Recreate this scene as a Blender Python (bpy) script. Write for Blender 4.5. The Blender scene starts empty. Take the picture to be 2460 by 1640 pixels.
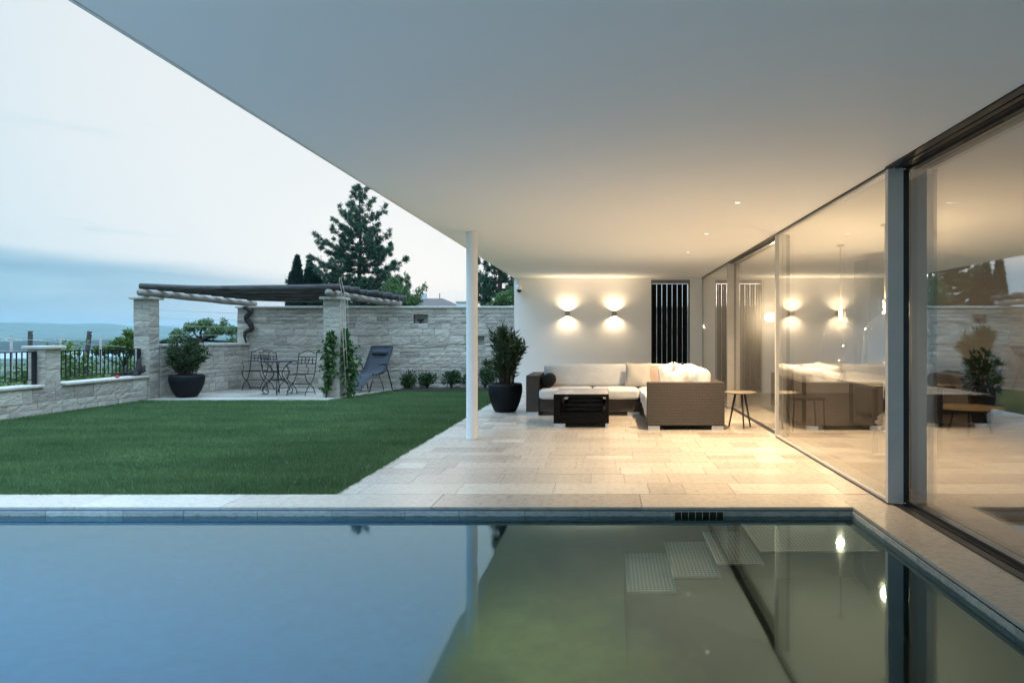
import bpy, bmesh, math, random
import numpy as np
from mathutils import Vector, Matrix, Euler
random.seed(7); RNG = np.random.default_rng(7)
S = bpy.context.scene
COL = S.collection
R = math.radians

# ------------------------------------------------------------------ camera, sky, sun, exposure
cam = bpy.data.cameras.new('camera'); cam_o = bpy.data.objects.new('camera', cam); COL.objects.link(cam_o)
cam_o.location = (0, 0, 1.3); cam_o.rotation_euler = (R(90), 0, 0)
cam.sensor_width = 36; cam.lens = 24.0
cam.shift_x = -0.0910; cam.shift_y = -0.0062
cam.clip_start = 0.05; cam.clip_end = 40000
S.camera = cam_o
S.view_settings.view_transform = 'Standard'; S.view_settings.look = 'None'
S.view_settings.exposure = 0.72; S.view_settings.gamma = 1.0
S.view_settings.use_curve_mapping = False
SUN_EL, SUN_AZ = R(3.0), R(-16.0)          # dusk: low sun beyond the garden wall

world = bpy.data.worlds.new('World'); S.world = world; world.use_nodes = True
def build_world():
    nt = world.node_tree; nt.nodes.clear()
    N = nt.nodes.new; L = nt.links.new
    def math_(op, a, b=None, clamp=False):
        n = N('ShaderNodeMath'); n.operation = op; n.use_clamp = clamp
        for i, v in enumerate((a, b)):
            if v is None: continue
            if isinstance(v, (int, float)): n.inputs[i].default_value = v
            else: L(v, n.inputs[i])
        return n.outputs[0]
    def mix(f, a, b):
        n = N('ShaderNodeMix'); n.data_type = 'RGBA'
        for i, v in ((0, f), (6, a), (7, b)):
            if isinstance(v, (int, float)): n.inputs[i].default_value = v
            elif isinstance(v, tuple): n.inputs[i].default_value = (*v, 1)
            else: L(v, n.inputs[i])
        return n.outputs[2]
    def ss(v, lo, hi):
        n = N('ShaderNodeMapRange'); n.interpolation_type = 'SMOOTHSTEP'
        L(v, n.inputs[0]); n.inputs[1].default_value = lo; n.inputs[2].default_value = hi
        return n.outputs[0]
    sky = N('ShaderNodeTexSky'); sky.sky_type = 'NISHITA'; sky.sun_disc = False
    sky.sun_elevation = SUN_EL; sky.sun_rotation = SUN_AZ
    sky.altitude = 300; sky.air_density = 1.0; sky.dust_density = 1.0; sky.ozone_density = 2.0
    dim = N('ShaderNodeVectorMath'); dim.operation = 'SCALE'; L(sky.outputs[0], dim.inputs[0]); dim.inputs[3].default_value = 0.15
    tc = N('ShaderNodeTexCoord'); sep = N('ShaderNodeSeparateXYZ'); L(tc.outputs['Generated'], sep.inputs[0])
    x, y, z = sep.outputs
    # veil of high cloud, whitest around the point where the sun has gone down
    glow = N('ShaderNodeVectorMath'); glow.operation = 'DOT_PRODUCT'
    L(tc.outputs['Generated'], glow.inputs[0])
    glow.inputs[1].default_value = (math.sin(R(-17)) * math.cos(R(17)), math.cos(R(-17)) * math.cos(R(17)), math.sin(R(17)))
    g = ss(glow.outputs['Value'], 0.80, 0.985)
    far = ss(glow.outputs['Value'], -0.3, 0.8)
    high = mix(far, (0.28, 0.50, 0.71), (0.355, 0.475, 0.535))
    veil = mix(g, high, (0.54, 0.56, 0.56))
    up = ss(z, 0.455, 0.78)
    veil = mix(up, veil, (1.80, 2.75, 3.75))  # overhead sky, out of view, brightened to light the garden and ceiling
    # soft streaks
    st = N('ShaderNodeCombineXYZ'); L(math_('MULTIPLY', x, 2.2), st.inputs[0]); L(math_('MULTIPLY', y, 2.2), st.inputs[1]); L(math_('MULTIPLY', z, 17.0), st.inputs[2])
    nz = N('ShaderNodeTexNoise'); nz.inputs['Scale'].default_value = 1.3; nz.inputs['Detail'].default_value = 5; nz.inputs['Roughness'].default_value = 0.5
    L(st.outputs[0], nz.inputs['Vector'])
    nf = nz.outputs[0]
    # low blue-grey cloud bank over the valley, its top falling away to the right
    az = math_('ARCTAN2', x, y)
    edge = math_('SUBTRACT', 0.098, math_('MULTIPLY', math_('ADD', az, 0.72), 0.055))
    edge = math_('ADD', edge, math_('MULTIPLY', math_('SUBTRACT', nf, 0.5), 0.045))
    d = math_('SUBTRACT', edge, z)
    bank = ss(d, -0.002, 0.016)
    fade = ss(math_('MULTIPLY', az, -1.0), 0.30, 0.60)
    bank = math_('MULTIPLY', bank, math_('ADD', math_('MULTIPLY', fade, 0.8), 0.16))
    bcol = mix(ss(nf, 0.35, 0.66), (0.115, 0.255, 0.36), (0.190, 0.355, 0.440))
    lowglow = ss(z, 0.05, 0.0)
    bcol = mix(math_('MULTIPLY', lowglow, 0.6), bcol, (0.205, 0.365, 0.43))
    skycol = mix(bank, veil, bcol)
    # a few thin grey wisps
    nz2 = N('ShaderNodeTexNoise'); nz2.inputs['Scale'].default_value = 2.1; nz2.inputs['Detail'].default_value = 4
    L(st.outputs[0], nz2.inputs['Vector'])
    w = math_('MULTIPLY', ss(nz2.outputs[0], 0.60, 0.72), ss(z, 0.32, 0.12))
    w = math_('MULTIPLY', w, fade)
    skycol = mix(math_('MULTIPLY', w, 0.45), skycol, (0.26, 0.42, 0.47))
    col = mix(0.93, dim.outputs[0], skycol)
    bg = N('ShaderNodeBackground'); L(col, bg.inputs[0]); bg.inputs[1].default_value = 1.0
    o = N('ShaderNodeOutputWorld'); L(bg.outputs[0], o.inputs[0])
build_world()

sun = bpy.data.lights.new('sun', 'SUN'); sun.energy = 0.25; sun.angle = R(20); sun.color = (1, 0.86, 0.72)
sun_o = bpy.data.objects.new('sun', sun); COL.objects.link(sun_o)
sun_o.rotation_euler = (R(90) - SUN_EL, 0, R(180) + (-SUN_AZ))
S.cycles.use_denoising = True
S.cycles.sample_clamp_indirect = 6.0
S.cycles.max_bounces = 14; S.cycles.transparent_max_bounces = 40
S.cycles.transmission_bounces = 8; S.cycles.glossy_bounces = 6; S.cycles.diffuse_bounces = 5
S.cycles.caustics_reflective = True; S.cycles.caustics_refractive = True
S.cycles.blur_glossy = 0.5

# ------------------------------------------------------------------ materials
MATS = {}
class NT:
    """small helper around one material's node tree"""
    def __init__(s, name):
        s.m = bpy.data.materials.new(name); s.m.use_nodes = True
        s.t = s.m.node_tree; s.t.nodes.clear()
        s.out = s.t.nodes.new('ShaderNodeOutputMaterial')
    def n(s, typ, **kw):
        nd = s.t.nodes.new('ShaderNode' + typ)
        for k, v in kw.items(): setattr(nd, k, v)
        return nd
    def set(s, sock, v):
        if v is None: return
        if isinstance(v, bpy.types.NodeSocket): s.t.links.new(v, sock)
        elif isinstance(v, (tuple, list)) and sock.type == 'RGBA': sock.default_value = (*v[:3], 1)
        else: sock.default_value = v
    def math(s, op, a, b=None, clamp=False):
        nd = s.n('Math', operation=op, use_clamp=clamp); s.set(nd.inputs[0], a); s.set(nd.inputs[1], b); return nd.outputs[0]
    def mix(s, f, a, b, blend='MIX'):
        nd = s.n('Mix', data_type='RGBA', blend_type=blend); s.set(nd.inputs[0], f); s.set(nd.inputs[6], a); s.set(nd.inputs[7], b); return nd.outputs[2]
    def ramp(s, f, lo, hi):
        nd = s.n('MapRange'); s.set(nd.inputs[0], f); nd.inputs[1].default_value = lo; nd.inputs[2].default_value = hi; return nd.outputs[0]
    def coord(s, scale=(1, 1, 1), kind='Object', rot=(0, 0, 0)):
        tc = s.n('TexCoord'); mp = s.n('Mapping'); s.t.links.new(tc.outputs[kind], mp.inputs[0])
        mp.inputs['Scale'].default_value = scale; mp.inputs['Rotation'].default_value = rot; return mp.outputs[0]
    def noise(s, vec, scale, detail=4, rough=0.55):
        nd = s.n('TexNoise'); s.set(nd.inputs['Vector'], vec); nd.inputs['Scale'].default_value = scale
        nd.inputs['Detail'].default_value = detail; nd.inputs['Roughness'].default_value = rough; return nd.outputs[0]
    def island(s): return s.n('NewGeometry').outputs['Random Per Island']
    def bump(s, h, strength=0.3, dist=0.01, normal=None):
        nd = s.n('Bump'); nd.inputs['Strength'].default_value = strength; nd.inputs['Distance'].default_value = dist
        s.set(nd.inputs['Height'], h); s.set(nd.inputs['Normal'], normal); return nd.outputs[0]
    def pbr(s, col, rough=0.6, metal=0.0, normal=None, spec=None, **kw):
        p = s.n('BsdfPrincipled'); s.set(p.inputs['Base Color'], col); s.set(p.inputs['Roughness'], rough); s.set(p.inputs['Metallic'], metal)
        s.set(p.inputs['Normal'], normal)
        if spec is not None: p.inputs['Specular IOR Level'].default_value = spec
        for k, v in kw.items(): s.set(p.inputs[k], v)
        s.t.links.new(p.outputs[0], s.out.inputs[0]); return p
    def end(s): MATS[s.m.name] = s.m; return s.m

def simple(name, col, rough=0.6, metal=0.0, nscale=12, var=0.12, bump=0.0, spec=None):
    t = NT(name); c = t.coord()
    n = t.noise(c, nscale, 5)
    k = t.ramp(n, 0.3, 0.7)
    colr = t.mix(k, tuple(v * (1 - var) for v in col), tuple(min(1, v * (1 + var)) for v in col))
    nm = t.bump(n, bump, 0.005) if bump else None
    t.pbr(colr, rough, metal, nm, spec); return t.end()

def boxmap(t):
    """u,v that follow the faces of an axis-aligned box"""
    tc = t.n('TexCoord'); sx = t.n('SeparateXYZ'); t.t.links.new(tc.outputs['Object'], sx.inputs[0])
    ge = t.n('NewGeometry'); sn = t.n('SeparateXYZ'); t.t.links.new(ge.outputs['Normal'], sn.inputs[0])
    top = t.math('GREATER_THAN', t.math('ABSOLUTE', sn.outputs[2]), 0.7)
    side = t.math('GREATER_THAN', t.math('ABSOLUTE', sn.outputs[0]), 0.7)
    def sel(f, a, b): return t.math('ADD', t.math('MULTIPLY', a, t.math('SUBTRACT', 1.0, f)), t.math('MULTIPLY', b, f))
    u = sel(side, sx.outputs[0], sx.outputs[1]); v = sel(top, sx.outputs[2], sx.outputs[1])
    cb = t.n('CombineXYZ'); t.set(cb.inputs[0], u); t.set(cb.inputs[1], v); return cb.outputs[0]

def mat_travertine_floor():
    t = NT('travertine_slab'); r = t.island()
    c1 = t.coord((1.2, 7, 1)); c2 = t.coord((3, 26, 1))
    veins = t.noise(c1, 2.4, 6, 0.6); fine = t.noise(c2, 5, 4, 0.6)
    base = t.n('ValToRGB'); e = base.color_ramp.elements
    e[0].position = 0.0; e[0].color = (0.28, 0.235, 0.195, 1); e[1].position = 1.0; e[1].color = (0.55, 0.505, 0.44, 1)
    for p, cc in ((0.2, (0.36, 0.32, 0.275, 1)), (0.45, (0.43, 0.385, 0.33, 1)), (0.7, (0.40, 0.35, 0.285, 1)), (0.88, (0.45, 0.415, 0.36, 1))):
        q = base.color_ramp.elements.new(p); q.color = cc
    t.set(base.inputs[0], r)
    c = t.mix(t.math('MULTIPLY', t.ramp(veins, 0.42, 0.72), 0.42), base.outputs[0], (0.32, 0.26, 0.20))
    c = t.mix(t.math('MULTIPLY', t.ramp(fine, 0.4, 0.7), 0.22), c, (0.58, 0.53, 0.465))
    blot = t.noise(t.coord(), 0.9, 4, 0.6)
    c = t.mix(t.math('MULTIPLY', t.ramp(blot, 0.45, 0.75), 0.22), c, (0.31, 0.265, 0.215))
    pits = t.n('TexNoise'); t.set(pits.inputs['Vector'], t.coord((5, 22, 1))); pits.inputs['Scale'].default_value = 9; pits.inputs['Detail'].default_value = 2
    pm = t.ramp(pits.outputs[0], 0.70, 0.76)
    c = t.mix(t.math('MULTIPLY', pm, 0.5), c, (0.15, 0.12, 0.09))
    t.pbr(c, t.ramp(fine, 0.0, 1.6), 0, t.bump(t.math('SUBTRACT', veins, pm), 0.12, 0.004), 0.35)
    return t.end()

def mat_splitstone():
    t = NT('split_travertine'); r = t.island()
    b = t.n('ValToRGB'); e = b.color_ramp.elements
    e[0].position = 0; e[0].color = (0.29, 0.245, 0.20, 1); e[1].position = 1; e[1].color = (0.56, 0.485, 0.40, 1)
    q = b.color_ramp.elements.new(0.4); q.color = (0.47, 0.405, 0.335, 1)
    q = b.color_ramp.elements.new(0.7); q.color = (0.42, 0.35, 0.28, 1)
    t.set(b.inputs[0], r)
    n = t.noise(t.coord((5, 5, 22)), 2.2, 7, 0.65); n2 = t.noise(t.coord((1, 1, 2.5)), 9, 6, 0.6)
    c = t.mix(t.math('MULTIPLY', t.ramp(n, 0.52, 0.66), 0.7), b.outputs[0], (0.27, 0.24, 0.21))
    c = t.mix(t.math('MULTIPLY', t.ramp(n2, 0.45, 0.8), 0.4), c, (0.60, 0.55, 0.49))
    h = t.math('ADD', n, t.math('MULTIPLY', n2, 0.8))
    t.pbr(c, 0.88, 0, t.bump(h, 0.6, 0.04), 0.2); return t.end()

def mat_wicker(name='woven_wicker', k=1.0):
    t = NT(name); uv = boxmap(t)
    br = t.n('TexBrick'); t.set(br.inputs['Vector'], uv)
    br.offset = 0.5; br.inputs['Scale'].default_value = 1.0
    br.inputs['Brick Width'].default_value = 0.042; br.inputs['Row Height'].default_value = 0.021
    br.inputs['Mortar Size'].default_value = 0.0062; br.inputs['Mortar Smooth'].default_value = 0.9
    br.inputs['Color1'].default_value = (0.074 * k, 0.056 * k, 0.043 * k, 1); br.inputs['Color2'].default_value = (0.050 * k, 0.038 * k, 0.030 * k, 1)
    br.inputs['Mortar'].default_value = (0.006, 0.005, 0.0045, 1)
    n = t.noise(t.coord(), 30, 3)
    c = t.mix(t.math('MULTIPLY', n, 0.5), br.outputs[0], (0.05 * k, 0.035 * k, 0.026 * k))
    h = t.math('SUBTRACT', 1.0, br.outputs['Fac'])
    t.pbr(c, 0.42, 0, t.bump(h, 1.0, 0.012), 0.5 if k > 0.5 else 0.12); return t.end()

def mat_fabric(name, col, rough=0.9, weave=420):
    t = NT(name); n = t.noise(t.coord(), 6, 5); f = t.noise(t.coord(), weave, 2)
    c = t.mix(t.ramp(n, 0.35, 0.7), tuple(v * 0.93 for v in col), col)
    wr = t.noise(t.coord((1, 1, 1.6)), 3.2, 3, 0.5)
    p = t.pbr(c, rough, 0, t.bump(t.math('ADD', t.math('MULTIPLY', f, 0.05), wr), 0.5, 0.03), 0.2)
    p.inputs['Sheen Weight'].default_value = 0.15 if col[0] > 0.1 else 0.0; return t.end()

def mat_leaf(name, dark, light, rough=0.5, trans=0.25):
    t = NT(name); r = t.island()
    big = t.noise(t.coord(), 0.9, 2)
    f = t.math('ADD', t.math('MULTIPLY', r, 0.65), t.math('MULTIPLY', big, 0.5), True)
    c = t.mix(f, dark, light)
    p = t.n('BsdfPrincipled'); t.set(p.inputs['Base Color'], c); p.inputs['Roughness'].default_value = rough; p.inputs['Specular IOR Level'].default_value = 0.35
    tr = t.n('BsdfTranslucent'); t.set(tr.inputs[0], c)
    mx = t.n('MixShader'); mx.inputs[0].default_value = trans
    t.t.links.new(p.outputs[0], mx.inputs[1]); t.t.links.new(tr.outputs[0], mx.inputs[2]); t.t.links.new(mx.outputs[0], t.out.inputs[0]); return t.end()

def schlick(t, r0, power=5.0):
    ge = t.n('NewGeometry'); dp = t.n('VectorMath', operation='DOT_PRODUCT')
    t.t.links.new(ge.outputs['Normal'], dp.inputs[0]); t.t.links.new(ge.outputs['Incoming'], dp.inputs[1])
    c = t.math('ABSOLUTE', dp.outputs['Value'])
    k = t.math('POWER', t.math('SUBTRACT', 1.0, c, True), power)
    return t.math('ADD', t.math('MULTIPLY', k, 1 - r0), r0, True)

def mat_glass(name='window_glass', r0=0.26, tint=(0.97, 0.975, 0.97)):
    t = NT(name); f = schlick(t, r0)
    tr = t.n('BsdfTransparent'); tr.inputs[0].default_value = (*tint, 1)
    gl = t.n('BsdfGlossy'); gl.inputs['Roughness'].default_value = 0.0; gl.inputs[0].default_value = (1, 1, 1, 1)
    n = t.noise(t.coord((0.6, 0.6, 0.35)), 1.2, 2)
    t.t.links.new(t.bump(n, 0.02, 0.004), gl.inputs['Normal'])
    mx = t.n('MixShader'); t.set(mx.inputs[0], f)
    t.t.links.new(tr.outputs[0], mx.inputs[1]); t.t.links.new(gl.outputs[0], mx.inputs[2]); t.t.links.new(mx.outputs[0], t.out.inputs[0]); return t.end()

def mat_water():
    t = NT('pool_water'); f = schlick(t, 0.12, 4.2)
    rip = t.noise(t.coord((1, 0.45, 1)), 2.4, 3, 0.5)
    nm = t.bump(rip, 0.05, 0.02)
    rf = t.n('BsdfRefraction'); rf.inputs['IOR'].default_value = 1.33; rf.inputs['Roughness'].default_value = 0.0; rf.inputs[0].default_value = (0.88, 0.96, 0.90, 1)
    gl = t.n('BsdfGlossy'); gl.inputs['Roughness'].default_value = 0.04; gl.inputs[0].default_value = (0.60, 0.87, 0.96, 1)
    t.t.links.new(nm, gl.inputs['Normal'])
    mx = t.n('MixShader'); t.set(mx.inputs[0], f)
    t.t.links.new(rf.outputs[0], mx.inputs[1]); t.t.links.new(gl.outputs[0], mx.inputs[2]); t.t.links.new(mx.outputs[0], t.out.inputs[0]); return t.end()

def mat_emit(name, col, strength):
    t = NT(name); e = t.n('Emission'); e.inputs[0].default_value = (*col, 1); e.inputs[1].default_value = strength
    t.t.links.new(e.outputs[0], t.out.inputs[0]); return t.end()

def mat_plaster(name, col, scale=60, var=0.025, bump=0.06):
    t = NT(name); n = t.noise(t.coord(), 1.1, 5); f = t.noise(t.coord(), scale, 4)
    c = t.mix(t.ramp(n, 0.3, 0.7), tuple(v * (1 - var) for v in col), col)
    t.pbr(c, 0.85, 0, t.bump(f, bump, 0.003), 0.2); return t.end()

def mat_log(name, a, b):
    t = NT(name); n = t.noise(t.coord((14, 14, 14)), 1.0, 6, 0.65); g = t.noise(t.coord((1.2, 30, 30)), 1.5, 5, 0.6); k = t.noise(t.coord((3, 3, 3)), 1.2, 3)
    c = t.mix(t.ramp(g, 0.35, 0.65), a, b); c = t.mix(t.math('MULTIPLY', t.ramp(k, 0.5, 0.7), 0.6), c, tuple(v * 0.45 for v in a))
    t.pbr(c, 0.85, 0, t.bump(t.math('ADD', n, g), 0.6, 0.015), 0.2); return t.end()

def mat_grass_blade():
    t = NT('grass_blade'); r = t.island(); patch = t.noise(t.coord((0.9, 2.2, 1)), 0.8, 5, 0.65); fine = t.noise(t.coord((1, 1, 1)), 14, 4, 0.7)
    f = t.math('ADD', t.math('MULTIPLY', r, 0.5), t.math('MULTIPLY', t.ramp(t.math('ADD', t.math('MULTIPLY', patch, 0.7), t.math('MULTIPLY', fine, 0.3)), 0.36, 0.64), 0.5), True)
    c = t.mix(f, (0.022, 0.060, 0.024), (0.128, 0.196, 0.076))
    p = t.n('BsdfPrincipled'); t.set(p.inputs['Base Color'], c); p.inputs['Roughness'].default_value = 0.65; p.inputs['Specular IOR Level'].default_value = 0.15
    tr = t.n('BsdfTranslucent'); t.set(tr.inputs[0], c); mx = t.n('MixShader'); mx.inputs[0].default_value = 0.2
    t.t.links.new(p.outputs[0], mx.inputs[1]); t.t.links.new(tr.outputs[0], mx.inputs[2]); t.t.links.new(mx.outputs[0], t.out.inputs[0]); return t.end()

def mat_terrain():
    t = NT('countryside'); n = t.noise(t.coord((1, 1, 1)), 0.004, 8, 0.65); n2 = t.noise(t.coord((1, 1, 1)), 0.11, 5, 0.6)
    c = t.mix(t.ramp(n, 0.42, 0.62), (0.030, 0.052, 0.034), (0.085, 0.115, 0.060))
    c = t.mix(t.math('MULTIPLY', t.ramp(n2, 0.4, 0.7), 0.5), c, (0.05, 0.085, 0.035))
    tc = t.n('TexCoord'); sp = t.n('SeparateXYZ'); t.t.links.new(tc.outputs['Object'], sp.inputs[0])      # woods on the ridge over the lake
    u = t.math('MULTIPLY', t.math('SUBTRACT', sp.outputs[1], sp.outputs[0]), 0.7071); u = t.math('ADD', u, t.math('MULTIPLY', t.math('SUBTRACT', n, 0.5), 900.0))
    wood = t.math('MULTIPLY', t.ramp(u, 3050, 3250), t.ramp(u, 4900, 4500))
    c = t.mix(t.math('MULTIPLY', wood, 0.92), c, (0.010, 0.018, 0.016))
    t.pbr(c, 0.95, 0, None, 0.1); return t.end()

def mat_pool():
    t = NT('pool_liner'); n = t.noise(t.coord(), 0.55, 4, 0.5); f = t.noise(t.coord(), 9, 5, 0.6)
    c = t.mix(t.ramp(n, 0.36, 0.62), (0.016, 0.014, 0.006), (0.036, 0.030, 0.010))
    tc = t.n('TexCoord'); sp = t.n('SeparateXYZ'); t.t.links.new(tc.outputs['Object'], sp.inputs[0])     # pool of light on the floor, painted as a yellow-green patch
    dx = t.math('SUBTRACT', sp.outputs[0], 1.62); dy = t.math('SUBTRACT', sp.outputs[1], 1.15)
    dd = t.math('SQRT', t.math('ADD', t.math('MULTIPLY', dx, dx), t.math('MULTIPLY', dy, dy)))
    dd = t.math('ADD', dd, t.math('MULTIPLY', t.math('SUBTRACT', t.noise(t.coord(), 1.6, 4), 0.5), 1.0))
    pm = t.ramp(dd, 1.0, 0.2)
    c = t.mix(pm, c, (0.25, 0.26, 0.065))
    c = t.mix(t.math('MULTIPLY', t.ramp(f, 0.4, 0.7), 0.25), c, (0.03, 0.04, 0.022))
    zone = t.ramp(t.math('ADD', sp.outputs[0], t.math('MULTIPLY', t.math('SUBTRACT', n, 0.5), 0.5)), 1.16, 0.92)     # blue of the reflected sky painted into the liner left of the canopy
    c = t.mix(zone, c, t.mix(t.ramp(f, 0.3, 0.7), (0.002, 0.100, 0.245), (0.004, 0.135, 0.310)))
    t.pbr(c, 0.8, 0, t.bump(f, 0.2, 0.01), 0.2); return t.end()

def mat_poolband():
    t = NT('pool_edge_stone'); r = t.island(); tc = t.n('TexCoord'); sp = t.n('SeparateXYZ'); t.t.links.new(tc.outputs['Object'], sp.inputs[0])
    n = t.noise(t.coord((9, 9, 30)), 2, 6, 0.7)
    c = t.mix(r, (0.30, 0.29, 0.265), (0.46, 0.445, 0.40))
    c = t.mix(t.math('MULTIPLY', t.ramp(n, 0.45, 0.7), 0.7), c, (0.13, 0.14, 0.13))
    wet = t.ramp(t.math('ADD', sp.outputs[2], t.math('MULTIPLY', t.noise(t.coord(), 22, 4, 0.7), 0.03)), -0.056, -0.050)
    c = t.mix(t.math('MULTIPLY', t.math('SUBTRACT', 1.0, wet, True), 0.62), c, (0.045, 0.06, 0.055))
    t.pbr(c, 0.6, 0, t.bump(n, 0.5, 0.01), 0.4); return t.end()

def mat_grating():
    t = NT('step_grating'); vo = t.n('TexBrick'); t.set(vo.inputs['Vector'], t.coord())
    vo.offset = 0.0; vo.inputs['Scale'].default_value = 1; vo.inputs['Brick Width'].default_value = 0.026; vo.inputs['Row Height'].default_value = 0.034
    vo.inputs['Mortar Size'].default_value = 0.006; vo.inputs['Mortar Smooth'].default_value = 0.2
    vo.inputs['Color1'].default_value = (0.12, 0.115, 0.10, 1); vo.inputs['Color2'].default_value = (0.12, 0.11, 0.10, 1); vo.inputs['Mortar'].default_value = (0.38, 0.365, 0.33, 1)
    t.pbr(vo.outputs[0], 0.4, 0, None, 0.4); return t.end()

mat_travertine_floor(); mat_splitstone(); mat_wicker(); mat_wicker('black_wicker', 0.07); mat_glass(); mat_water(); mat_grass_blade(); mat_terrain(); mat_pool(); mat_poolband(); mat_grating()
mat_plaster('white_plaster', (0.84, 0.815, 0.79)); mat_plaster('ceiling_paint', (0.90, 0.89, 0.87), 40, 0.015, 0.02); mat_plaster('interior_plaster', (0.58, 0.55, 0.51))
mat_fabric('white_cushion', (0.66, 0.65, 0.635)); mat_fabric('beige_cushion', (0.43, 0.40, 0.37)); mat_fabric('rose_cushion', (0.40, 0.30, 0.25)); mat_fabric('black_fabric', (0.018, 0.018, 0.020)); mat_fabric('curtain_fabric', (0.62, 0.60, 0.57)); mat_fabric('sling_fabric', (0.058, 0.062, 0.074), 0.8, 200)
simple('cap_stone', (0.47, 0.42, 0.36), 0.8, 0, 14, 0.14, 0.3)
simple('bounce_deck', (0.74, 0.71, 0.66), 0.8, 0, 6, 0.08, 0.1)  # unseen deck behind the camera, whitened to bounce light onto the ceiling
simple('dark_mortar', (0.20, 0.175, 0.15), 0.95, 0, 25, 0.2)  # dark mortar core behind the facing stones
simple('grout', (0.34, 0.29, 0.24), 0.95, 0, 25, 0.2)
simple('dark_metal', (0.030, 0.031, 0.034), 0.42, 0.4, 20, 0.15)
simple('black_iron', (0.014, 0.014, 0.017), 0.5, 0.3, 30, 0.25)
simple('rusty_iron', (0.065, 0.040, 0.026), 0.7, 0.2, 40, 0.4)
simple('grey_aluminium', (0.50, 0.48, 0.455), 0.45, 0.1, 8, 0.05)
simple('beige_aluminium', (0.46, 0.43, 0.395), 0.5, 0.3, 8, 0.05)
simple('gasket', (0.012, 0.013, 0.015), 0.5, 0, 8, 0.05)
simple('brushed_steel', (0.62, 0.62, 0.63), 0.35, 0.8, 40, 0.08)
simple('white_paint', (0.80, 0.79, 0.77), 0.45, 0, 5, 0.03)
simple('table_glass_top', (0.30, 0.30, 0.31), 0.22, 0, 6, 0.05, 0, 0.6)
simple('pot_black', (0.0065, 0.0068, 0.0085), 0.6, 0, 14, 0.15, 0.05, 0.2)
simple('soil', (0.030, 0.022, 0.016), 0.95, 0, 40, 0.4, 0.6)
simple('bark', (0.090, 0.068, 0.050), 0.95, 0, 14, 0.35, 0.7)
simple('dark_bark', (0.030, 0.024, 0.021), 0.95, 0, 18, 0.35, 0.7)
simple('grey_wood', (0.23, 0.21, 0.19), 0.9, 0, 18, 0.25, 0.4)
simple('dark_wood', (0.040, 0.027, 0.020), 0.5, 0, 10, 0.25, 0.1)
simple('room_floor', (0.17, 0.13, 0.10), 0.5, 0, 5, 0.15, 0.05)
simple('table_wood', (0.150, 0.120, 0.085), 0.5, 0, 8, 0.15, 0.1)
simple('pale_wood', (0.34, 0.24, 0.15), 0.55, 0, 8, 0.15, 0.1)
simple('slat_brown', (0.005, 0.0042, 0.004), 0.8, 0, 10, 0.2, 0, 0.1)
simple('screen_frame', (0.20, 0.19, 0.18), 0.5, 0.2, 10, 0.06)
simple('brass_grey', (0.36, 0.31, 0.22), 0.4, 0.5, 20, 0.08)
simple('roof_tile', (0.085, 0.060, 0.055), 0.9, 0, 8, 0.3, 0.4)
simple('dark_joinery', (0.115, 0.105, 0.10), 0.55, 0, 6, 0.06)
simple('red_petal', (0.50, 0.03, 0.03), 0.6, 0, 20, 0.15)
simple('white_petal', (0.78, 0.74, 0.68), 0.7, 0, 20, 0.1)
simple('lens_black', (0.008, 0.008, 0.010), 0.12, 0, 10, 0.05)
simple('rope_fibre', (0.40, 0.35, 0.27), 0.9, 0, 60, 0.2)
simple('lake_surface', (0.30, 0.40, 0.45), 0.25, 0, 0.01, 0.1)
mat_log('weathered_log', (0.20, 0.165, 0.135), (0.34, 0.29, 0.245)); mat_log('dark_log', (0.040, 0.036, 0.034), (0.095, 0.086, 0.080))
mat_leaf('pine_needle', (0.018, 0.055, 0.042), (0.075, 0.140, 0.075), 0.6, 0.12)
mat_leaf('cypress_leaf', (0.008, 0.028, 0.026), (0.026, 0.058, 0.042), 0.65, 0.05)
mat_leaf('tree_leaf', (0.040, 0.085, 0.030), (0.13, 0.20, 0.065), 0.5, 0.3)
mat_leaf('oleander_leaf', (0.014, 0.036, 0.016), (0.075, 0.110, 0.040), 0.42, 0.15)
mat_leaf('laurel_leaf', (0.010, 0.034, 0.012), (0.045, 0.095, 0.024), 0.35, 0.12)
mat_leaf('vine_leaf', (0.035, 0.085, 0.022), (0.14, 0.21, 0.045), 0.5, 0.3)
mat_leaf('creeper_leaf', (0.018, 0.055, 0.016), (0.085, 0.150, 0.038), 0.45, 0.25)
WARM = (1.0, 0.75, 0.47)
mat_emit('lamp_glow', (1.0, 0.90, 0.72), 1.8); mat_emit('bulb_glow', (1.0, 0.80, 0.50), 12.0); mat_emit('globe_glow', (1.0, 0.80, 0.50), 5.0)
M = MATS
# ------------------------------------------------------------------ object helpers
def wloc(o):
    v = Vector((0, 0, 0))
    while o is not None: v += o.location; o = o.parent
    return v
def tag(o, label=None, cat=None, group=None, kind=None):
    if label: o['label'] = label
    if cat: o['category'] = cat
    if group: o['group'] = group
    if kind: o['kind'] = kind
    return o
def thing(name, label, cat, loc=(0, 0, 0), rz=0.0, group=None):
    o = bpy.data.objects.new(name, None); COL.objects.link(o); o.empty_display_size = 0.2
    o.location = loc; o.rotation_euler = (0, 0, rz); return tag(o, label, cat, group)
def copy_tree(o, parent=None):
    c = o.copy(); COL.objects.link(c)
    if parent is not None: c.parent = parent
    for ch in list(o.children): copy_tree(ch, c)
    return c

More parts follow.
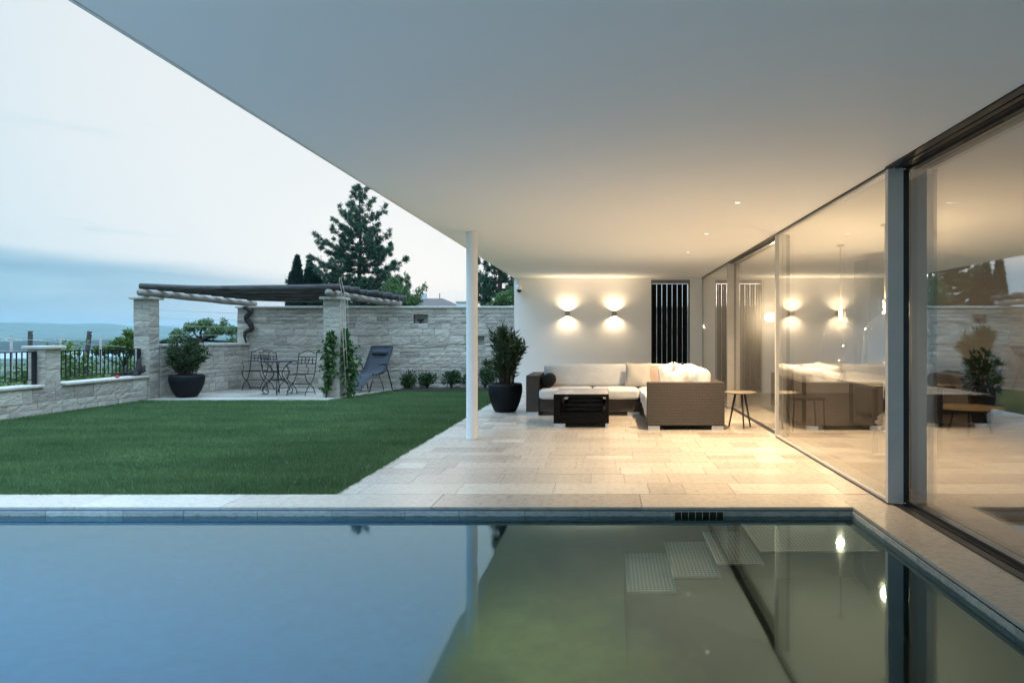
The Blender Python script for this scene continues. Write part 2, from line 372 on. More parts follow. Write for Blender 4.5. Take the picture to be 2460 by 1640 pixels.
class MB:
    """collects simple solids; build() links them as one mesh object"""
    def __init__(s): s.v = []; s.f = []; s.sm = []
    def add(s, vs, fs, smooth=False):
        b = len(s.v); s.v += [tuple(p) for p in vs]; s.f += [tuple(i + b for i in f) for f in fs]; s.sm += [smooth] * len(fs); return s
    def box(s, x0, y0, z0, x1, y1, z1):
        return s.add([(x0, y0, z0), (x1, y0, z0), (x1, y1, z0), (x0, y1, z0), (x0, y0, z1), (x1, y0, z1), (x1, y1, z1), (x0, y1, z1)],
                     [(0, 3, 2, 1), (4, 5, 6, 7), (0, 1, 5, 4), (1, 2, 6, 5), (2, 3, 7, 6), (3, 0, 4, 7)])
    def cbox(s, x0, y0, z0, x1, y1, z1, c=0.006):
        """box with chamfered edges"""
        bm = bmesh.new(); bmesh.ops.create_cube(bm, size=1)
        for v in bm.verts: v.co = Vector(((x0 + x1) / 2 + v.co.x * (x1 - x0), (y0 + y1) / 2 + v.co.y * (y1 - y0), (z0 + z1) / 2 + v.co.z * (z1 - z0)))
        bmesh.ops.bevel(bm, geom=bm.edges[:], offset=c, segments=2, affect='EDGES', profile=0.6)
        return s.addbm(bm)
    def addbm(s, bm, smooth=False, mat=None):
        bm.verts.ensure_lookup_table(); bm.verts.index_update()
        s.add([tuple((mat @ v.co) if mat else v.co) for v in bm.verts], [[v.index for v in f.verts] for f in bm.faces], smooth); bm.free(); return s
    def tube(s, pts, r, n=8, cap=True, smooth=True):
        pts = [Vector(p) for p in pts]; m = len(pts)
        rr = r if isinstance(r, (list, tuple)) else [r] * m
        vs = []; up = None
        for i, p in enumerate(pts):
            t = (pts[min(i + 1, m - 1)] - pts[max(i - 1, 0)]).normalized()
            if up is None:
                up = Vector((0, 0, 1)) if abs(t.z) < 0.9 else Vector((1, 0, 0))
            a = t.cross(up); 
            if a.length < 1e-4: a = t.orthogonal()
            a.normalize(); b = a.cross(t).normalized(); up = b
            for k in range(n):
                q = 2 * math.pi * k / n; vs.append(p + (a * math.cos(q) + b * math.sin(q)) * rr[i])
        fs = [(i * n + k, i * n + (k + 1) % n, (i + 1) * n + (k + 1) % n, (i + 1) * n + k) for i in range(m - 1) for k in range(n)]
        if cap: fs += [tuple(range(n - 1, -1, -1)), tuple((m - 1) * n + k for k in range(n))]
        return s.add(vs, fs, smooth)
    def lathe(s, prof, c=(0, 0, 0), n=32, smooth=True, close=False):
        vs = [(c[0] + r * math.cos(2 * math.pi * k / n), c[1] + r * math.sin(2 * math.pi * k / n), c[2] + z) for r, z in prof for k in range(n)]
        m = len(prof)
        fs = [(i * n + k, i * n + (k + 1) % n, (i + 1) * n + (k + 1) % n, (i + 1) * n + k) for i in range(m - 1) for k in range(n)]
        if prof[0][0] > 1e-4 and close: fs.append(tuple(range(n - 1, -1, -1)))
        if prof[-1][0] > 1e-4 and close: fs.append(tuple((m - 1) * n + k for k in range(n)))
        return s.add(vs, fs, smooth)
    def prism(s, poly, z0, z1):
        n = len(poly); vs = [(x, y, z0) for x, y in poly] + [(x, y, z1) for x, y in poly]
        return s.add(vs, [tuple(range(n - 1, -1, -1)), tuple(range(n, 2 * n))] + [(i, (i + 1) % n, n + (i + 1) % n, n + i) for i in range(n)])
    def build(s, name, mat, parent=None, local=False):
        me = bpy.data.meshes.new(name)
        off = Vector((0, 0, 0)) if (parent is None or local) else wloc(parent)
        me.from_pydata([(x - off.x, y - off.y, z - off.z) for x, y, z in s.v], [], s.f)
        me.polygons.foreach_set('use_smooth', s.sm); me.update()
        o = bpy.data.objects.new(name, me); COL.objects.link(o); me.materials.append(M[mat] if isinstance(mat, str) else mat)
        if parent is not None: o.parent = parent
        return o

def np_mesh(name, verts, k, mat, parent=None, local=False, faces=None):
    """mesh of n polygons of k corners each, no shared vertices"""
    me = bpy.data.meshes.new(name); n = len(verts) // k
    off = np.zeros(3) if (parent is None or local) else np.array(wloc(parent))
    me.vertices.add(n * k); me.vertices.foreach_set('co', (verts - off).astype(np.float32).ravel())
    me.loops.add(n * k); me.loops.foreach_set('vertex_index', np.arange(n * k, dtype=np.int32))
    me.polygons.add(n); me.polygons.foreach_set('loop_start', np.arange(0, n * k, k, dtype=np.int32)); me.polygons.foreach_set('loop_total', np.full(n, k, dtype=np.int32))
    me.update(calc_edges=True); me.validate()
    o = bpy.data.objects.new(name, me); COL.objects.link(o); me.materials.append(M[mat])
    if parent is not None: o.parent = parent
    return o
def unit(a): return a / np.maximum(np.linalg.norm(a, axis=-1, keepdims=True), 1e-9)
def leaf_quads(P, D, L, W, rng=RNG):
    n = len(P); L = np.broadcast_to(np.asarray(L, float), (n,))[:, None]; W = np.broadcast_to(np.asarray(W, float), (n,))[:, None]
    D = unit(D); Sd = unit(np.cross(D, rng.normal(size=(n, 3)))); Nn = np.cross(D, Sd)
    v = np.stack([P, P + D * L * 0.42 + Sd * W / 2 + Nn * W * 0.18, P + D * L, P + D * L * 0.42 - Sd * W / 2 + Nn * W * 0.18], 1)
    return v.reshape(-1, 3)
def jitter(n, s): return RNG.normal(size=(n, 3)) * s

# pixel of the photograph (2352 wide) at depth d -> point
XV, YV, FP, HC = 1390.0, 769.5, 1568.0, 1.3
def at(x, y, d): return ((x - XV) * d / FP, d, HC - (y - YV) * d / FP)

# ------------------------------------------------------------------ split stone facing built course by course
def stone_face(mb, o, u, n, w, h, proud=0.02, hmin=0.075, hmax=0.165, holes=(), seed=1, lmin=0.16, lmax=0.55):
    """stones on the face whose lower left corner is o, running along u (unit), facing n (unit); holes = (u0,u1,z0,z1)"""
    rnd = random.Random(seed); o = Vector(o); u = Vector(u); n = Vector(n); up = Vector((0, 0, 1))
    zs = [0.0]
    while zs[-1] < h - 0.001:
        t = zs[-1] + rnd.choice([hmin, hmin * 1.3, (hmin + hmax) / 2, hmax])
        if h - t < hmin * 0.8: t = h
        zs.append(min(t, h))
    for hz in holes:
        for q in (hz[2], hz[3]):
            if all(abs(q - z) > 0.03 for z in zs): zs.append(q)
            else:
                k = min(range(len(zs)), key=lambda i: abs(zs[i] - q)); zs[k] = q
    zs = sorted(zs)
    for z0, z1 in zip(zs[:-1], zs[1:]):
        spans = [(0.0, w)]
        for a, b, c, d in holes:
            if z0 < d - 1e-4 and z1 > c + 1e-4:
                spans = [q for s0, s1 in spans for q in ((s0, min(s1, a)), (max(s0, b), s1)) if q[1] - q[0] > 0.01]
        for s0, s1 in spans:
            x = s0
            while x < s1 - 1e-4:
                l = rnd.uniform(lmin, lmax)
                if s1 - x - l < lmin * 0.7: l = s1 - x
                x2 = min(x + l, s1); g = 0.0032
                a, b, c, d = x + g, x2 - g, z0 + g, z1 - g
                nu = max(2, int((b - a) / 0.07)); nv = max(2, int((d - c) / 0.05)); pr = proud * rnd.uniform(0.45, 1.25)
                vs = []
                for j in range(nv + 1):
                    for i in range(nu + 1):
                        edge = i in (0, nu) or j in (0, nv)
                        dep = pr * (0.72 if edge else 1) + rnd.uniform(-1, 1) * (0.003 if edge else 0.007)
                        vs.append(o + u * (a + (b - a) * i / nu) + up * (c + (d - c) * j / nv) + n * dep)
                fs = [(j * (nu + 1) + i, j * (nu + 1) + i + 1, (j + 1) * (nu + 1) + i + 1, (j + 1) * (nu + 1) + i) for j in range(nv) for i in range(nu)]
                k0 = len(vs); ring = [i for i in range(nu + 1)] + [j * (nu + 1) + nu for j in range(1, nv + 1)] + [nv * (nu + 1) + i for i in range(nu - 1, -1, -1)] + [j * (nu + 1) for j in range(nv - 1, 0, -1)]
                for r_ in ring:
                    p = vs[r_]; vs.append(p - n * ((p - o).dot(n) + 0.01))
                m = len(ring)
                fs += [(ring[(i + 1) % m], ring[i], k0 + i, k0 + (i + 1) % m) for i in range(m)]
                mb.add(vs, fs); x = x2

def slab_floor(mb, x0, y0, x1, y1, ztop, thick=0.03, seed=3, rows=(0.2, 0.4, 0.4, 0.6), lens=(0.4, 0.6, 0.6, 0.8, 1.0), gap=0.0018):
    rnd = random.Random(seed); y = y0
    while y < y1 - 1e-4:
        d = rnd.choice(rows); 
        if y1 - y - d < 0.12: d = y1 - y
        x = x0 - rnd.uniform(0, 0.5)
        while x < x1 - 1e-4:
            l = rnd.choice(lens); a, b = max(x, x0), min(x + l, x1)
            if x1 - (x + l) < 0.12: b = x1; l = x1 - x + 1e-3
            if b - a > 0.01:
                dz = rnd.uniform(-0.0008, 0.0004)
                mb.box(a + gap, y + gap, ztop - thick, b - gap, min(y + d, y1) - gap, ztop + dz)
            x += l
        y += d
# ------------------------------------------------------------------ land, lake, hills
def smooth(a, b, x): 
    t = np.clip((x - a) / (b - a), 0, 1); return t * t * (3 - 2 * t)
def wav(x, y, s, seed):
    r = np.random.default_rng(seed); z = 0
    for k in range(7):
        a = r.uniform(0, 2 * math.pi); f = (1.0 + 0.75 * k) / s; z = z + np.sin((x * math.cos(a) + y * math.sin(a)) * f * 2 * math.pi + r.uniform(0, 6)) / (1 + k * 0.8)
    return z / 2.2
def ground_z(x, y):
    x = np.asarray(x, float); y = np.asarray(y, float); u = -0.707 * x + 0.707 * y
    near = -0.35 - 0.10 * np.maximum(0, u - 13)
    z = np.maximum(near, -12) - 50 * smooth(90, 620, u)
    z = np.where(u > 620, -62.0, z)
    dip = smooth(2300, 2560, u) * (1 - smooth(3080, 3180, u)); z = z - 6 * dip
    z = z + smooth(3100, 3700, u) * (38 + 8 * wav(x, y, 1500, 3)) * (1 - 0.5 * smooth(4100, 5200, u))
    z = z + smooth(4800, 6800, u) * (20 + 8 * wav(x, y, 2600, 5)) + smooth(7200, 12500, u) * 12
    z = z + smooth(25, 200, u) * 0.5 * wav(x, y, 60, 11) * (1 - smooth(400, 700, u))
    return z
def build_land():
    def axis(a, b, lo, hi):
        t = np.geomspace(0.8, 15500, 74); t = t - t[0]
        mid = np.linspace(lo, hi, 9)
        return np.concatenate([(lo - t[1:])[::-1], mid, hi + t[1:]])
    xs = axis(0, 0, -9.62, 8.25); ys = axis(0, 0, -3.3, 17.08)
    X, Y = np.meshgrid(xs, ys); Z = ground_z(X, Y); nx = len(xs)
    vs = np.stack([X, Y, Z], -1).reshape(-1, 3).tolist(); fs = []
    for j in range(len(ys) - 1):
        for i in range(nx - 1):
            cx, cy = (xs[i] + xs[i + 1]) / 2, (ys[j] + ys[j + 1]) / 2
            if -9.62 < cx < 8.25 and -3.3 < cy < 17.08: continue      # the walled garden, pool and house stand here
            fs.append((j * nx + i, j * nx + i + 1, (j + 1) * nx + i + 1, (j + 1) * nx + i))
    mb = MB(); mb.add(vs, fs, True); tag(mb.build('ground', 'countryside'), kind='structure')
    c = 0.7071
    hm = MB(); us = np.array([8200, 9400, 10300, 11000, 11600, 12200, 13000, 14200]); pv = np.array([0, .25, .62, .9, 1, .9, .6, .1]); vv = np.linspace(-5200, 7600, 190); vs = []; fs = []
    for j, (u, k) in enumerate(zip(us, pv)):
        top = 172 - 0.028 * (vv - 700) + 17 * np.sin(vv / 310 + 0.004 * u) + 11 * np.sin(vv / 142 + u) + 24 * np.sin(vv / 820 + 1.2 + 0.001 * u)
        z = -62 + k * np.maximum(60, top + 62 - 20)
        vs += [(-c * u + c * v, c * u + c * v, zz) for v, zz in zip(vv, z)]
    n = len(vv)
    for j in range(len(us) - 1):
        for i in range(n - 1): fs.append((j * n + i, j * n + i + 1, (j + 1) * n + i + 1, (j + 1) * n + i))
    hm.add(vs, fs, True); tag(hm.build('hills', 'countryside'), kind='structure')
    lk = MB()
    def uv(u, v): return (-c * u + c * v, c * u + c * v)
    poly = [uv(2380, -5000), uv(2380, 5000), uv(3160, 5000), uv(3160, -5000)]
    lk.prism(poly, -63.5, -60.0); tag(lk.build('lake', 'lake_surface'), kind='structure')
    tw = MB(); rnd = random.Random(4)
    for _ in range(110):
        u = rnd.gauss(5600, 420); v = rnd.gauss(300, 900); x, y = uv(u, v); z = float(ground_z(x, y)); w = rnd.uniform(6, 14)
        tw.box(x - w / 2, y - w / 2, z - 2, x + w / 2, y + w / 2, z + rnd.uniform(4, 7))
    tag(tw.build('distant_town', 'interior_plaster'), 'pale specks of a far-off town in the valley', 'town', None, 'stuff')
build_land()

PX0, PX1, PY0, PY1, WZ = -7.6, 1.875, 0.9, 5.17, -0.07       # pool and water level
PATIO_Y = 13.78
def patio_edge(y): return -5.62 + (y - 13.9) * 0.22
def build_ground():
    # lawn soil, terrace, patio, coping
    mb = MB(); mb.box(-9.4, 5.60, -0.5, -2.2, 16.78, -0.028); tag(mb.build('lawn_soil', 'soil'), kind='structure')
    mb = MB(); mb.box(-12.0, 5.60, -0.5, -9.65, 7.0, -0.028)
    mb = MB(); mb.box(-2.2, 5.58, -0.4, 8.2, 15.37, -0.006); mb.box(1.90, -3.2, -0.4, 8.2, 5.58, -0.006); tag(mb.build('terrace_bed', 'grout'), kind='structure')
    mb = MB(); slab_floor(mb, -2.2, 5.585, 2.262, 15.37, 0.0, 0.03, 11, (0.2, 0.3, 0.3, 0.4, 0.4, 0.5), (0.3, 0.4, 0.5, 0.6, 0.8, 0.9)); tag(mb.build('terrace', 'travertine_slab'), kind='structure')
    # patio under the pergola
    mb = MB(); rnd = random.Random(5); y = PATIO_Y
    while y < 16.75:
        d = rnd.choice((0.3, 0.4)); y2 = min(y + d, 16.78); slab_floor(mb, -9.28, y, patio_edge(y + d / 2), y2, 0.0, 0.05, rnd.randint(0, 999), (d,)); y = y2
    tag(mb.build('patio', 'travertine_slab'), kind='structure')
    # coping slabs round the pool
    mb = MB(); rnd = random.Random(8)
    def run(axis, a0, a1, b0, b1, lens=(1.1, 1.3, 1.6)):
        x = a0
        while x < a1 - 1e-3:
            l = rnd.choice(lens); x2 = a1 if a1 - x - l < 0.3 else x + l; g = 0.0015
            if axis == 'x': mb.cbox(x + g, b0, -0.024, x2 - g, b1, rnd.uniform(-0.0006, 0.0004), 0.003)
            else: mb.cbox(b0, x + g, -0.024, b1, x2 - g, rnd.uniform(-0.0006, 0.0004), 0.003)
            x = x2
    run('x', PX0 - 0.42, PX1, PY1, 5.582); run('y', -3.0, 5.582, PX1, 2.262, (0.9, 1.2, 1.5)); run('y', PY0 - 0.42, PY1, PX0 - 0.42, PX0); run('x', PX0 - 0.42, PX1, PY0 - 0.42, PY0)
    tag(mb.build('pool_coping_pavement', 'travertine_slab'), kind='structure')
    mb = MB(); slab_floor(mb, PX0 - 2.5, -3.2, 1.872, PY0 - 0.425, -0.002, 0.3, 19); tag(mb.build('unseen_bounce_pavement', 'bounce_deck'), kind='structure')
    # garden left of the pool
    mb = MB(); mb.box(-9.4, PY0 - 0.42, -0.5, PX0 - 0.425, 5.597, -0.026); tag(mb.build('side_lawn_ground', 'countryside'), kind='structure')
build_ground()

def build_pool():
    t = thing('swimming_pool', 'natural swimming pool with bluish stone rim and olive green basin', 'pool', (-2, 3, 0))
    b = MB(); z0 = -1.42
    # basin: floor and four walls, open at the top
    b.box(PX0 - 0.4, PY0 - 0.4, z0 - 0.3, PX1 + 0.02, PY1 + 0.4, z0)
    b.box(PX0 - 0.4, PY1, z0 + 0.001, PX1 + 0.02, PY1 + 0.4, -0.0265); b.box(PX0 - 0.4, PY0 - 0.4, z0 + 0.001, PX1 + 0.02, PY0, -0.0265)
    b.box(PX0 - 0.4, PY0 + 0.001, z0 + 0.001, PX0, PY1 - 0.001, -0.0265); b.box(PX1, PY0 + 0.001, z0 + 0.001, PX1 + 0.02, PY1 - 0.001, -0.0265)
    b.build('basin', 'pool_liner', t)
    cv = MB(); rr = 1.15; n = 14; xa, xb = PX0 + 0.002, 0.13; vs = []       # coved foot of the far wall
    for i in range(n + 1):
        a = math.pi / 2 * i / n; yy, zz = PY1 - 0.002 - rr * (1 - math.cos(a)), z0 + 0.002 + rr * (1 - math.sin(a)); vs += [(xa, yy, zz), (xb, yy, zz)]
    cv.add(vs, [(2 * i, 2 * i + 1, 2 * i + 3, 2 * i + 2) for i in range(n)], True)
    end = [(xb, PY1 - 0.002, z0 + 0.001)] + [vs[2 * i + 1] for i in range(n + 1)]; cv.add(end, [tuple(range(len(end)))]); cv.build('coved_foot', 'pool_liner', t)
    # stone band just under the coping
    s = MB(); rnd = random.Random(2)
    def band(axis, a0, a1, q0, q1, skip=None):
        x = a0
        while x < a1 - 1e-3:
            x2 = min(x + rnd.uniform(0.35, 0.7), a1)
            if a1 - x2 < 0.2: x2 = a1
            pieces = [(x, x2)]
            if skip: pieces = [p for p in ((x, min(x2, skip[0])), (max(x, skip[1]), x2)) if p[1] - p[0] > 0.01]
            for p in pieces:
                if axis == 'x': s.cbox(p[0] + .001, q0, -0.150, p[1] - .001, q1, -0.031, 0.004)
                else: s.cbox(q0, p[0] + .001, -0.150, q1, p[1] - .001, -0.031, 0.004)
            x = x2
    GX0, GX1 = 0.52, 0.90
    band('x', PX0, PX1, PY1 - 0.006, PY1 + 0.1, (GX0, GX1)); band('y', PY0, PY1 - 0.007, PX1 - 0.006, PX1 + 0.018); band('y', PY0, PY1 - 0.007, PX0 - 0.1, PX0 + 0.006); band('x', PX0, PX1, PY0 - 0.1, PY0 + 0.006)
    s.build('rim_band', 'pool_edge_stone', t)
    g = MB(); g.box(GX0, PY1 + 0.05, -0.15, GX1, PY1 + 0.06, -0.033); gb = g.build('skimmer_grille', 'gasket', t)
    g = MB()
    for k in range(8):
        x = GX0 + 0.003 + (GX1 - GX0 - 0.009) * k / 7; g.box(x, PY1 - 0.004, -0.13, x + 0.0035, PY1 + 0.03, -0.033)
    g.box(GX0, PY1 - 0.005, -0.036, GX1, PY1 + 0.03, -0.0315)
    g.build('grille_bar', 'grey_aluminium', gb)
    for x0, x1, z in ((1.03, 1.80, -0.215), (0.745, 1.045, -0.455), (0.455, 0.760, -0.670), (0.155, 0.470, -0.905)):
        q = MB(); q.cbox(x0, 4.49, z - 0.028, x1, 5.155, z, 0.004); st = q.build('pool_step', 'step_grating', t)
        e = MB(); e.box(x0, 4.478, z - 0.032, x1, 4.4885, z + 0.004); e.box(x0 - 0.011, 4.478, z - 0.032, x0 - 0.001, 5.155, z + 0.004); e.build('step_rim', 'brushed_steel', st)
    w = MB(); nx, ny = 2, 2
    w.add([(PX0 - 0.02, PY0 - 0.02, WZ), (PX1 + 0.01, PY0 - 0.02, WZ), (PX1 + 0.01, PY1 + 0.06, WZ), (PX0 - 0.02, PY1 + 0.06, WZ)], [(0, 1, 2, 3)])
    tag(w.build('pool_water', 'pool_water'), kind='structure')
build_pool()

# ------------------------------------------------------------------ house with canopy and glazing
CZ = 2.589; BW = 15.37
def build_house():
    h = thing('house', 'white modern pool house with long flat canopy and tall sliding glass doors', 'house', (2.2, 8, 0))
    r = MB(); r.box(-2.045, -3.2, CZ, 8.25, 15.72, CZ + 0.30); rf = r.build('roof', 'ceiling_paint', h)
    e = MB(); e.box(-2.064, -3.2, CZ - 0.004, -2.047, 15.72, CZ + 0.33); e.build('drip_edge', 'white_paint', rf)
    WX0, WX1, WT = 1.033, 1.911, 2.545
    w = MB(); w.box(-2.05, BW, -0.3, WX0, BW + 0.3, CZ - 0.0005); w.box(WX1, BW, -0.3, 2.45, BW + 0.3, CZ - 0.0005); w.box(WX0, BW + 0.002, WT, WX1, BW + 0.298, CZ - 0.0005)
    w.box(2.45, BW + 0.001, -0.3, 8.2, BW + 0.3, CZ - 0.0005)
    w.build('terrace_wall', 'white_plaster', h)
    iw = MB(); iw.box(7.0, -3.1, -0.3, 7.2, BW, CZ - 0.0005); iw.box(2.42, -3.2, -0.3, 7.0, -3.0, CZ - 0.0005); iw.build('interior_wall', 'interior_plaster', h)
    # tall slatted window
    f = MB(); f.box(WX0, BW + 0.03, WT - 0.075, WX1, BW + 0.2, WT); f.box(WX0, BW + 0.03, 0, WX0 + 0.02, BW + 0.2, WT - 0.076); f.box(WX1 - 0.03, BW + 0.03, 0, WX1, BW + 0.2, WT - 0.076); f.box(WX0 + 0.021, BW + 0.03, 0, WX1 - 0.031, BW + 0.2, 0.05)
    sw = f.build('slatted_window', 'screen_frame', h)
    s = MB(); n = 7; a, b = WX0 + 0.021, WX1 - 0.043; p = (b - a) / n
    for k in range(n): s.cbox(a + p * k + (0.003 if k else 0), BW + 0.08, 0.051, a + p * (k + 1) - 0.0105, BW + 0.125, WT - 0.10, 0.003)
    s.box(a, BW + 0.09, WT - 0.099, b, BW + 0.11, WT - 0.090)
    s.build('slat', 'slat_brown', sw)
    c = MB(); c.lathe([(0.071, 0.0), (0.071, CZ - 0.001)], (-1.667, 8.545, 0), 40); col = c.build('column', 'white_paint', h)
    c = MB(); c.lathe([(0.0725, 0.0), (0.0725, 0.006), (0.071, 0.008)], (-1.667, 8.545, 0), 40); c.build('base_joint', 'cap_stone', col)
    # interior floor
    fl = MB(); slab_floor(fl, 2.45, -3.0, 7.0, BW, 0.0, 0.03, 21, (0.4, 0.4, 0.6), (0.6, 0.8, 1.0)); fl.build('floor', 'room_floor', h)
    # sliding doors: alternate leaves run on the inner track
    XO, XI, zt = 2.19, 2.30, CZ - 0.012
    def door(x, y0, y1, near_w, far_w, mat, outer):
        d = MB(); t_ = 0.05
        d.box(x - 0.017, y0, 0.012, x - 0.017 + near_w, y0 + 0.05, zt)
        if far_w: d.box(x - 0.012, y1 - 0.045, 0.012, x - 0.012 + far_w, y1, zt - 0.001)
        ya, yb = y0 + 0.0505, y1 - (0.0455 if far_w else 0.0)
        d.box(x - 0.010, ya, 0.012, x + 0.040, yb, 0.034); d.box(x - 0.010, ya, zt - 0.020, x + 0.040, yb, zt - 0.002)
        o = d.build('sliding_door', mat, h)
        q = MB(); q.box(x + 0.002, ya + 0.001, 0.0345, x + 0.028, yb - 0.001, zt - 0.0205); q.build('pane', 'window_glass', o)
        q = MB(); q.box(x - 0.016 + near_w, y0 + 0.004, 0.013, x - 0.016 + near_w + 0.045, y0 + 0.046, zt - 0.003); q.build('gasket', 'gasket', o)
    door(XI + 0.02, -2.9, 5.30, 0.05, 0.0, 'dark_metal', False)
    door(XO, 5.245, 8.75, 0.118, 0.06, 'grey_aluminium', True)
    door(XI - 0.02, 8.70, 12.2, 0.046, 0.06, 'beige_aluminium', False)
    door(XO, 12.14, 15.36, 0.118, 0.04, 'beige_aluminium', True)
    # fixed stile where the second leaf meets the first
    q = MB(); q.box(2.172, 8.693, 0.011, 2.218, 8.699, zt); q.box(2.172, 8.699, 0.011, 2.178, 8.74, zt); q.build('door_stile', 'grey_aluminium', h)
    for y0, y1, xs, nm in ((-3.0, 5.244, ((2.150, 2.205), (2.222, 2.262), (2.278, 2.318)), 'ceiling'), (8.751, 12.139, ((2.165, 2.20), (2.22, 2.255)), 'ceiling'), (5.245, 8.69, ((2.168, 2.183),), 'ceiling'), (12.14, 15.36, ((2.168, 2.183),), 'ceiling')):
        q = MB(); m = MB()
        for a, b in xs: q.box(a, y0, CZ - 0.013, b, y1, CZ - 0.0006)
        if len(xs) > 1: m.box(xs[0][0], y0, CZ - 0.0035, xs[-1][1] + 0.03, y1, CZ - 0.0004)
        tr = q.build('door_track', 'dark_metal', h)
        if len(xs) > 1: m.build('track_recess', 'gasket', tr)
        q = MB()
        for a, b in xs: q.box(a + (0.06 if len(xs) > 1 else 0.002), y0, 0.001, b + (0.06 if len(xs) > 1 else -0.003), y1, 0.010)
        q.build('floor_track', 'dark_metal', h)
    return h
build_house()

# ------------------------------------------------------------------ lamps
def spot(name, parent, loc, energy, size, blend, rot, soft=0.03, col=WARM):
    l = bpy.data.lights.new(name, 'SPOT'); l.energy = energy; l.spot_size = R(size); l.spot_blend = blend; l.shadow_soft_size = soft; l.color = col
    o = bpy.data.objects.new(name, l); COL.objects.link(o); o.parent = parent; o.location = loc; o.rotation_euler = rot; return o
DOWN_W, SCONCE_W = 370, 22
def build_lamps():
    for i, (y, lab) in enumerate(((6.65, 'nearest'), (8.69, 'middle'), (10.62, 'farthest'))):
        t = thing('ceiling_downlight', {'nearest': 'small recessed ceiling spotlight nearest the pool', 'middle': 'middle one of the three small recessed ceiling spotlights', 'farthest': 'small recessed ceiling spotlight above the sofa, farthest from the pool'}[lab], 'ceiling light', (1.29, y, CZ), 0, 'recessed spotlights in the canopy ceiling')
        m = MB(); m.lathe([(0.034, 0.0), (0.034, -0.004), (0.044, -0.003), (0.045, 0.0)], (0, 0, 0), 28); m.build('trim_ring', 'white_paint', t, True)
        m = MB(); m.lathe([(0.0, -0.002), (0.026, -0.002)], (0, 0, 0), 28); m.build('lens', 'lamp_glow', t, True)
        spot('spot', t, (0, 0, -0.012), DOWN_W, 122, 1.0, (0, 0, 0), 0.03)
    for x, lab in ((-0.843, 'left one of the two cube wall lamps on the white wall'), (0.204, 'right cube wall lamp, nearer the slatted window')):
        t = thing('wall_sconce', lab, 'wall lamp', (x, BW, 1.785), 0, 'cube wall lamps on the white wall')
        m = MB(); a, b = 0.052, 0.047
        m.box(-a, -0.112, -a, a, -0.106, a); m.box(-a, -0.105, -a, -b, -0.004, a); m.box(b, -0.105, -a, a, -0.004, a); m.box(-b, -0.006, -a, b, -0.001, a)
        m.box(-b + .001, -0.104, -0.006, b - .001, -0.007, 0.006); m.build('housing', 'brass_grey', t, True)
        m = MB(); m.box(-0.03, -0.08, 0.007, 0.03, -0.03, 0.012); m.box(-0.03, -0.08, -0.012, 0.03, -0.03, -0.007); m.build('lens', 'lamp_glow', t, True)
        spot('spot', t, (0, -0.056, 0.048), SCONCE_W, 150, 0.9, (R(180), 0, 0), 0.018)
        spot('spot', t, (0, -0.056, -0.048), SCONCE_W, 150, 0.9, (0, 0, 0), 0.018)
build_lamps()
